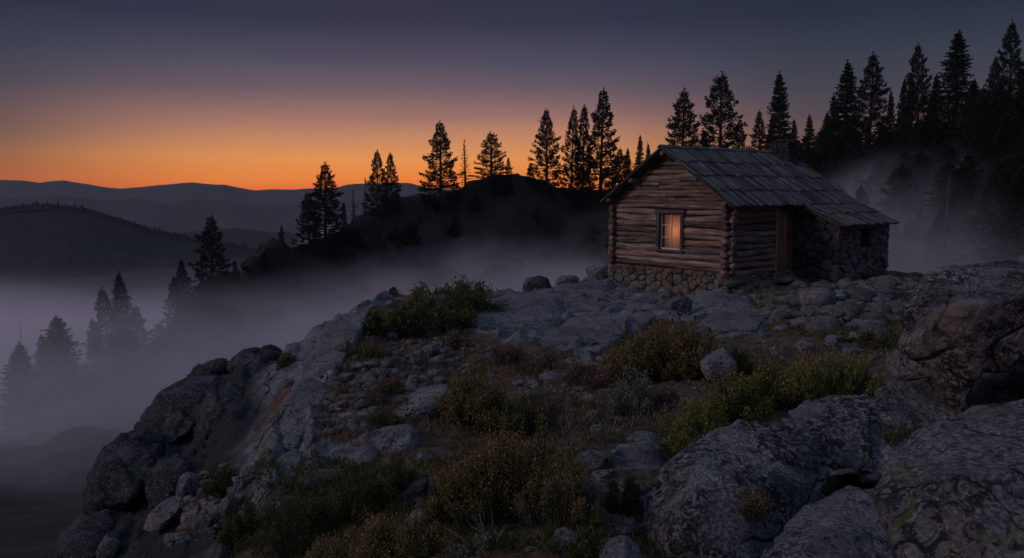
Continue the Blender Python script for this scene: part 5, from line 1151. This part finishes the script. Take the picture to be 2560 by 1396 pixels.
# lean-to roof
dl = np.array([0, -1, -LSL]); ll_ = np.linalg.norm(dl); dl = dl / ll_; nl = np.array([0, -LSL, 1]) / ll_; LL = (EAVE_Y - LEAVE_Y) * ll_
lr = MB(); quadbox(lr, (LX0 - .22, EAVE_Y + .25, EAVE_H + .10 - .06), (RX1, EAVE_Y + .25, EAVE_H + .10 - .06), (RX1, LEAVE_Y + .03, LEAVE_H - .04), (LX0 - .22, LEAVE_Y + .03, LEAVE_H - .04), nl, .035)
lroof = lr.build('lean_to_roof', M['plank'], cabin, smooth=False)
lb = MB(); boards(lb, LX0 - .25, RX1 + .04, (0, EAVE_Y + .16, EAVE_H + .16 * LSL - .01), dl, nl, LL + .16 * ll_, 2, 8); lb.build('roof_boards', M['shake'], lroof, smooth=False)

# rubble masonry: every stone is the cell of an irregular packing, rounded out of the wall
def clip(poly, n, c):
    out = []; m = len(poly)
    for i in range(m):
        a, b = poly[i], poly[(i + 1) % m]; da, db = a @ n - c, b @ n - c
        if da <= 0: out.append(a)
        if (da < 0) != (db < 0) and abs(da - db) > 1e-12: out.append(a + (b - a) * da / (da - db))
    return np.array(out) if len(out) > 2 else None
def masonry(mb, origin, U, N, length, z0, z1, topf, size, seed, thick=.09, hole=None, botf=None, grad=None):
    """stones on a wall face: u runs along U, z up, N points out of the wall"""
    rs = np.random.RandomState(seed); origin, U, N = map(np.array, (origin, U, N)); pts = []
    for tries in range(6000):
        p = np.array([rs.uniform(-.02, length + .02), rs.uniform(z0, z1)]); s = size * (1.0 if grad is None else grad(p[0], p[1])) * rs.uniform(.62, 1.35)
        if p[1] > topf(p[0]) + .02: continue
        if hole and hole[0] < p[0] < hole[1] and hole[2] < p[1] < hole[3]: continue
        if all((abs(p[0] - q[0]) / 1.5) ** 2 + (abs(p[1] - q[1]) / .78) ** 2 > (max(s, q[2]) * .92) ** 2 for q in pts): pts.append((p[0], p[1], s))
    A = np.array(pts)
    for i in range(len(A)):
        cell = np.array([[-.04, z0 - .05], [length + .04, z0 - .05], [length + .04, z1 + .05], [-.04, z1 + .05]])
        near = np.argsort((A[:, 0] - A[i, 0]) ** 2 + (A[:, 1] - A[i, 1]) ** 2)[1:16]
        for j in near:
            n = A[j, :2] - A[i, :2]; mid = (A[j, :2] + A[i, :2]) / 2 + n * (A[i, 2] - A[j, 2]) / (A[i, 2] + A[j, 2]) * .25
            cell = clip(cell, n, n @ mid)
            if cell is None: break
        if cell is None: continue
        if hole:
            hx, hz = (hole[0] + hole[1]) / 2, (hole[2] + hole[3]) / 2; dx, dz = (A[i, 0] - hx) / (hole[1] - hole[0]), (A[i, 1] - hz) / (hole[3] - hole[2])
            if abs(dx) > abs(dz): n = np.array([-math.copysign(1, dx), 0]); e = hole[1] if dx > 0 else hole[0]; cell = clip(cell, n, n @ np.array([e, 0])) if abs(A[i, 1] - hz) < (hole[3] - hole[2]) * .8 else cell
            else: n = np.array([0, -math.copysign(1, dz)]); e = hole[3] if dz > 0 else hole[2]; cell = clip(cell, n, n @ np.array([0, e])) if abs(A[i, 0] - hx) < (hole[1] - hole[0]) * .8 else cell
            if cell is None: continue
        u0 = A[i, 0]; sl_ = (topf(u0 + .05) - topf(u0 - .05)) / .1; n = np.array([-sl_, 1.0]); cell = clip(cell, n, n @ np.array([u0, topf(u0)]))
        if cell is None: continue
        c = cell.mean(0); rel = (cell - c) * .955
        if np.abs(rel).max() < .015: continue
        v, f = inflate(rel, thick * rs.uniform(.75, 1.25), 3, seed * 100 + i, power=.5, amp=.16, round_=9)
        off = rs.uniform(-.02, .025)
        w = origin + np.outer(c[0] + v[:, 0], U) + np.outer(v[:, 2] + off, N); w[:, 2] = origin[2] + c[1] + v[:, 1]
        mb.add(w, f, r=rs.rand())
FB = -.95
fd = MB(); big = lambda u, z: 1.35 if z < -.35 else .85
masonry(fd, (-.10, -.12, 0), (0, 1, 0), (-1, 0, 0), W_ + .24, FB, .02, lambda u: .03, .21, 31, grad=big)
masonry(fd, (-.10, -.12, 0), (1, 0, 0), (0, -1, 0), LX0 + .1, FB, -.04, lambda u: -.06, .21, 32, grad=big)
masonry(fd, (-.10, W_ + .12, 0), (1, 0, 0), (0, 1, 0), L_ + .2, FB, .0, lambda u: -.02, .30, 33)
fd.build('foundation', M['stone'], cabin)
co = MB(); co.box((-.09, -.11, FB), (L_ + .05, W_ + .11, -.075)); co.build('mortar_core', M['mortar'], cabin, smooth=False)
# loose corner stones at the near corner
cs = MB()
for i, (x, y, z, a, b, c) in enumerate([(-.05, -.30, -.22, .36, .2, .10), (.25, -.34, -.42, .42, .22, .13), (-.30, -.1, -.50, .3, .25, .14), (.75, -.3, -.38, .26, .2, .13), (1.3, -.32, -.33, .4, .24, .09), (2.2, -.4, -.25, .45, .26, .08), (2.7, -.45, -.36, .5, .28, .10), (.2, -.55, -.62, .5, .3, .14), (1.0, -.6, -.60, .45, .3, .12), (1.8, -.62, -.52, .5, .3, .12)]):
    v, f = ico(4); q = np.sign(v) * np.abs(v) ** .62 * np.array([a, b, c]); q = q + v * (fbm(v * 2 + i * 5, 3, i) * .05)[:, None]; cs.add(q + [x, y, z], f, r=(i * .37) % 1)
cs.build('corner_stones', M['stone'], cabin)
# lean-to
lt = MB(); big2 = lambda u, z: 1.25 if z < .3 else 1.0
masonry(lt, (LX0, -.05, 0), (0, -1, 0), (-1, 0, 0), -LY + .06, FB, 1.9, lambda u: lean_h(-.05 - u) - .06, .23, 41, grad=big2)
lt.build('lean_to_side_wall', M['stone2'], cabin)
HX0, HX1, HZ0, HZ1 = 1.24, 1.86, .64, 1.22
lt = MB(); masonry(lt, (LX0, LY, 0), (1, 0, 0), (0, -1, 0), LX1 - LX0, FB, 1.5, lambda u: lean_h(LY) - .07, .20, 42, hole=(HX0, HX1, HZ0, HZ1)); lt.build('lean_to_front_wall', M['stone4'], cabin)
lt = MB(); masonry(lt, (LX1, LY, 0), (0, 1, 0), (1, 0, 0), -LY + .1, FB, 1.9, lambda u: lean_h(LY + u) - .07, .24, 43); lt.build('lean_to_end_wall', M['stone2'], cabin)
lc = MB(); x0, x1 = LX0 + .02, LX1 - .02; 
def wallcore(mb, xa, xb, ya, yb):
    v = [(x, y, z) for x in (xa, xb) for y, z in ((ya, FB), (yb, FB), (yb, lean_h(yb) - .05), (ya, lean_h(ya) - .05))]; mb.add(v, np.array([[0, 1, 2, 3], [4, 7, 6, 5], [0, 4, 5, 1], [1, 5, 6, 2], [2, 6, 7, 3], [3, 7, 4, 0]]))
wallcore(lc, x0, x0 + .1, LY + .02, -.06); wallcore(lc, x1 - .1, x1, LY + .02, -.06)
fy0, fy1 = LY + .021, LY + .12; tz = lean_h(LY) - .06
lc.box((x0 + .1, fy0, FB), (LX0 + HX0, fy1, tz)); lc.box((LX0 + HX1, fy0, FB), (x1 - .1, fy1, tz)); lc.box((LX0 + HX0, fy0, FB), (LX0 + HX1, fy1, HZ0)); lc.box((LX0 + HX0, fy0, HZ1), (LX0 + HX1, fy1, tz))
lc.build('mortar_core', M['mortar'], cabin, smooth=False)
lw = MB(); a0, a1 = LX0 + HX0, LX0 + HX1
lw.box((a0 - .02, LY - .03, HZ1), (a1 + .02, LY + .10, HZ1 + .07), .3); lw.box((a0 - .02, LY - .03, HZ0 - .05), (a1 + .02, LY + .10, HZ0), .3); lw.box((a0 - .0, LY - .02, HZ0), (a0 + .05, LY + .10, HZ1), .3, axis=2); lw.box((a1 - .05, LY - .02, HZ0), (a1, LY + .10, HZ1), .3, axis=2)
lwo = lw.build('lean_to_window', M['frame'], cabin, smooth=False)
for q in (1, 2, 3):
    sb = MB(); xq = a0 + .05 + (a1 - a0 - .1) * q / 4; sb.box((xq - .012, LY + .03, HZ0), (xq + .012, LY + .055, HZ1), .2, axis=2); sb.build('window_bar', M['frame'], lwo, smooth=False)
# chimney
ch = MB(); CX, CY, CW, CD = 5.62, 1.98, .80, .66; CT_ = 4.0
for (o, U, N, l) in (((CX - CW / 2, CY - CD / 2, 0), (1, 0, 0), (0, -1, 0), CW), ((CX - CW / 2, CY - CD / 2, 0), (0, 1, 0), (-1, 0, 0), CD), ((CX + CW / 2, CY - CD / 2, 0), (0, 1, 0), (1, 0, 0), CD), ((CX - CW / 2, CY + CD / 2, 0), (1, 0, 0), (0, 1, 0), CW)):
    masonry(ch, o, U, N, l, 2.7, CT_ - .05, lambda u: CT_ - .05, .16, 60 + int(l * 10), thick=.05)
for i in range(9):
    a = i / 9 * 6.283; v, f = ico(3); q = np.sign(v) * np.abs(v) ** .6 * np.array([.17, .13, .05]); ch.add(q + [CX + math.cos(a) * CW * .42, CY + math.sin(a) * CD * .40, CT_ - .01], f, r=(i * .31) % 1)
chim = ch.build('chimney', M['stone3'], roof)
cc = MB(); cc.box((CX - CW / 2 + .02, CY - CD / 2 + .02, 2.4), (CX + CW / 2 - .02, CY + CD / 2 - .02, CT_ - .04)); cc.build('flue', M['mortar'], chim, smooth=False)

# ------------------------------------------------------------------ air
def volume(name, mb, dens, col, label, aniso=0.0):
    m = bpy.data.materials.new(name); m.use_nodes = True; t = m.node_tree; t.nodes.clear(); o = t.nodes.new('ShaderNodeOutputMaterial'); v = t.nodes.new('ShaderNodeVolumePrincipled')
    v.inputs['Density'].default_value = dens; v.inputs['Color'].default_value = (*col, 1); v.inputs['Anisotropy'].default_value = aniso; t.links.new(v.outputs[0], o.inputs['Volume'])
    ob = mb.build(name, m, smooth=True, kind='stuff', label=label, category='haze' if name == 'haze' else 'fog'); return ob
def fogbank(name, t0, t1, Yf, topf, bottom, dens, col, label, nt=90):
    """closed bank: topf(t, Y) is the height of its upper surface"""
    t = np.linspace(t0, t1, nt); Tt, Yy = np.meshgrid(t, np.array(Yf)); z = topf(Tt, Yy); nr = len(Yf)
    top = np.stack([Tt * Yy, Yy, z], -1).reshape(-1, 3); bot = top.copy(); bot[:, 2] = bottom
    mb = MB(); n = nr * nt; gf = grid_faces(nr, nt); idx = np.concatenate([np.arange(nt), np.arange(1, nr) * nt + nt - 1, (nr - 1) * nt + np.arange(nt - 2, -1, -1), np.arange(nr - 2, 0, -1) * nt])
    a, b = idx, np.roll(idx, -1); sides = np.stack([a, a + n, b + n, b], -1)
    mb.add(np.vstack([top, bot]), [gf, gf[:, ::-1] + n, sides]); return volume(name, mb, dens, col, label)
def nz(T, Y, s, k, seed): return (fbm(np.stack([T.ravel() * Y.ravel() / s, Y.ravel() / s, T.ravel() * 0], -1), 3, seed) * k).reshape(T.shape)
def wispy(m, dens):
    """density that thins out softly towards a ragged upper surface"""
    t = m.node_tree; v = [n for n in t.nodes if n.type == 'PRINCIPLED_VOLUME'][0]; L = t.links.new
    def mt(op, a, b=0.0, c=None):
        n = t.nodes.new('ShaderNodeMath'); n.operation = op
        for i, q in enumerate((a, b, c)):
            if q is None: continue
            if isinstance(q, (int, float)): n.inputs[i].default_value = q
            else: L(q, n.inputs[i])
        return n.outputs[0]
    def ss(x, a, b):
        n = t.nodes.new('ShaderNodeMapRange'); n.interpolation_type = 'SMOOTHSTEP'; L(x, n.inputs[0]); n.inputs[1].default_value = a; n.inputs[2].default_value = b; return n.outputs[0]
    g = t.nodes.new('ShaderNodeNewGeometry'); sp = t.nodes.new('ShaderNodeSeparateXYZ'); L(g.outputs['Position'], sp.inputs[0]); X, Y, Z = sp.outputs
    T = mt('DIVIDE', X, mt('MAXIMUM', Y, 1.0))
    top = mt('ADD', mt('MULTIPLY', ss(Y, 36, 95), 7.0), -18.1)
    top = mt('ADD', top, mt('MULTIPLY', ss(T, -.22, -.02), 2.2))
    top = mt('ADD', top, mt('MULTIPLY', mt('MULTIPLY', ss(T, .22, .48), ss(Y, 38, 150)), 16.5))
    top = mt('SUBTRACT', top, mt('MULTIPLY', mt('MULTIPLY', mt('MAXIMUM', mt('SUBTRACT', Y, 130.0), 0.0), .25), mt('SUBTRACT', 1.0, ss(T, -.36, -.24))))
    def nz_(sc, k, det):
        mp = t.nodes.new('ShaderNodeVectorMath'); mp.operation = 'MULTIPLY'; mp.inputs[1].default_value = (1, 1, k); L(g.outputs['Position'], mp.inputs[0])
        n = t.nodes.new('ShaderNodeTexNoise'); n.inputs['Scale'].default_value = sc; n.inputs['Detail'].default_value = det; n.inputs['Distortion'].default_value = .6; L(mp.outputs[0], n.inputs['Vector']); return n.outputs['Fac']
    n1 = nz_(.022, 2.2, 3)
    depth = mt('SUBTRACT', mt('ADD', top, mt('MULTIPLY', mt('SUBTRACT', n1, .5), 11.0)), Z)
    f = mt('POWER', ss(depth, -2.0, 10.0), 1.8)
    L(mt('MULTIPLY', mt('MULTIPLY', f, dens), mt('ADD', mt('MULTIPLY', ss(nz_(.05, 2.5, 3), .35, .65), .9), .45)), v.inputs['Density'])
YF = np.concatenate([np.linspace(26, 120, 30), np.linspace(130, 330, 16)])
fb = fogbank('fog', -1.5, 1.2, YF, lambda T, Y: -10 + 8 * sstep(Y, 30, 100) + 15 * sstep(T, .2, .5) * sstep(Y, 36, 150), -60, .016, (1.0, .92, .98), 'mauve fog filling the gorge between the knoll and the tree lined ridge')
wispy(fb.data.materials[0], .027)
scene.cycles.volume_step_rate = 1.0; scene.cycles.volume_max_steps = 128
for k_, (z_, dn_, lb_) in enumerate([(-56, .0007, 'faint pink mist at the foot of the forested hill'), (-68, .0011, 'pink mist below the forested hill'), (-80, .0016, 'deeper pink mist in the left valley'), (-93, .0026, 'dense low mist on the left valley floor')]):
    fogbank('fog', -1.5, 1.0, np.linspace(330 - k_, 738 - k_, 30), lambda T, Y: z_ + nz(T, Y, 150, 26, 83 + k_), -300 - k_, dn_, (.92, .84, .91), lb_)
fogbank('fog', -1.5, 1.0, np.linspace(800, 2900, 30), lambda T, Y: -125 + nz(T, Y, 400, 14, 85), -300, .0016, (.84, .85, .95), 'mist lying in the far valley')
hb = MB(); hb.box((-4300, -1500, -272), (4300, 4300, 240)); volume('haze', hb, .00007, (.85, .88, 1.0), 'thin even haze over the whole valley')
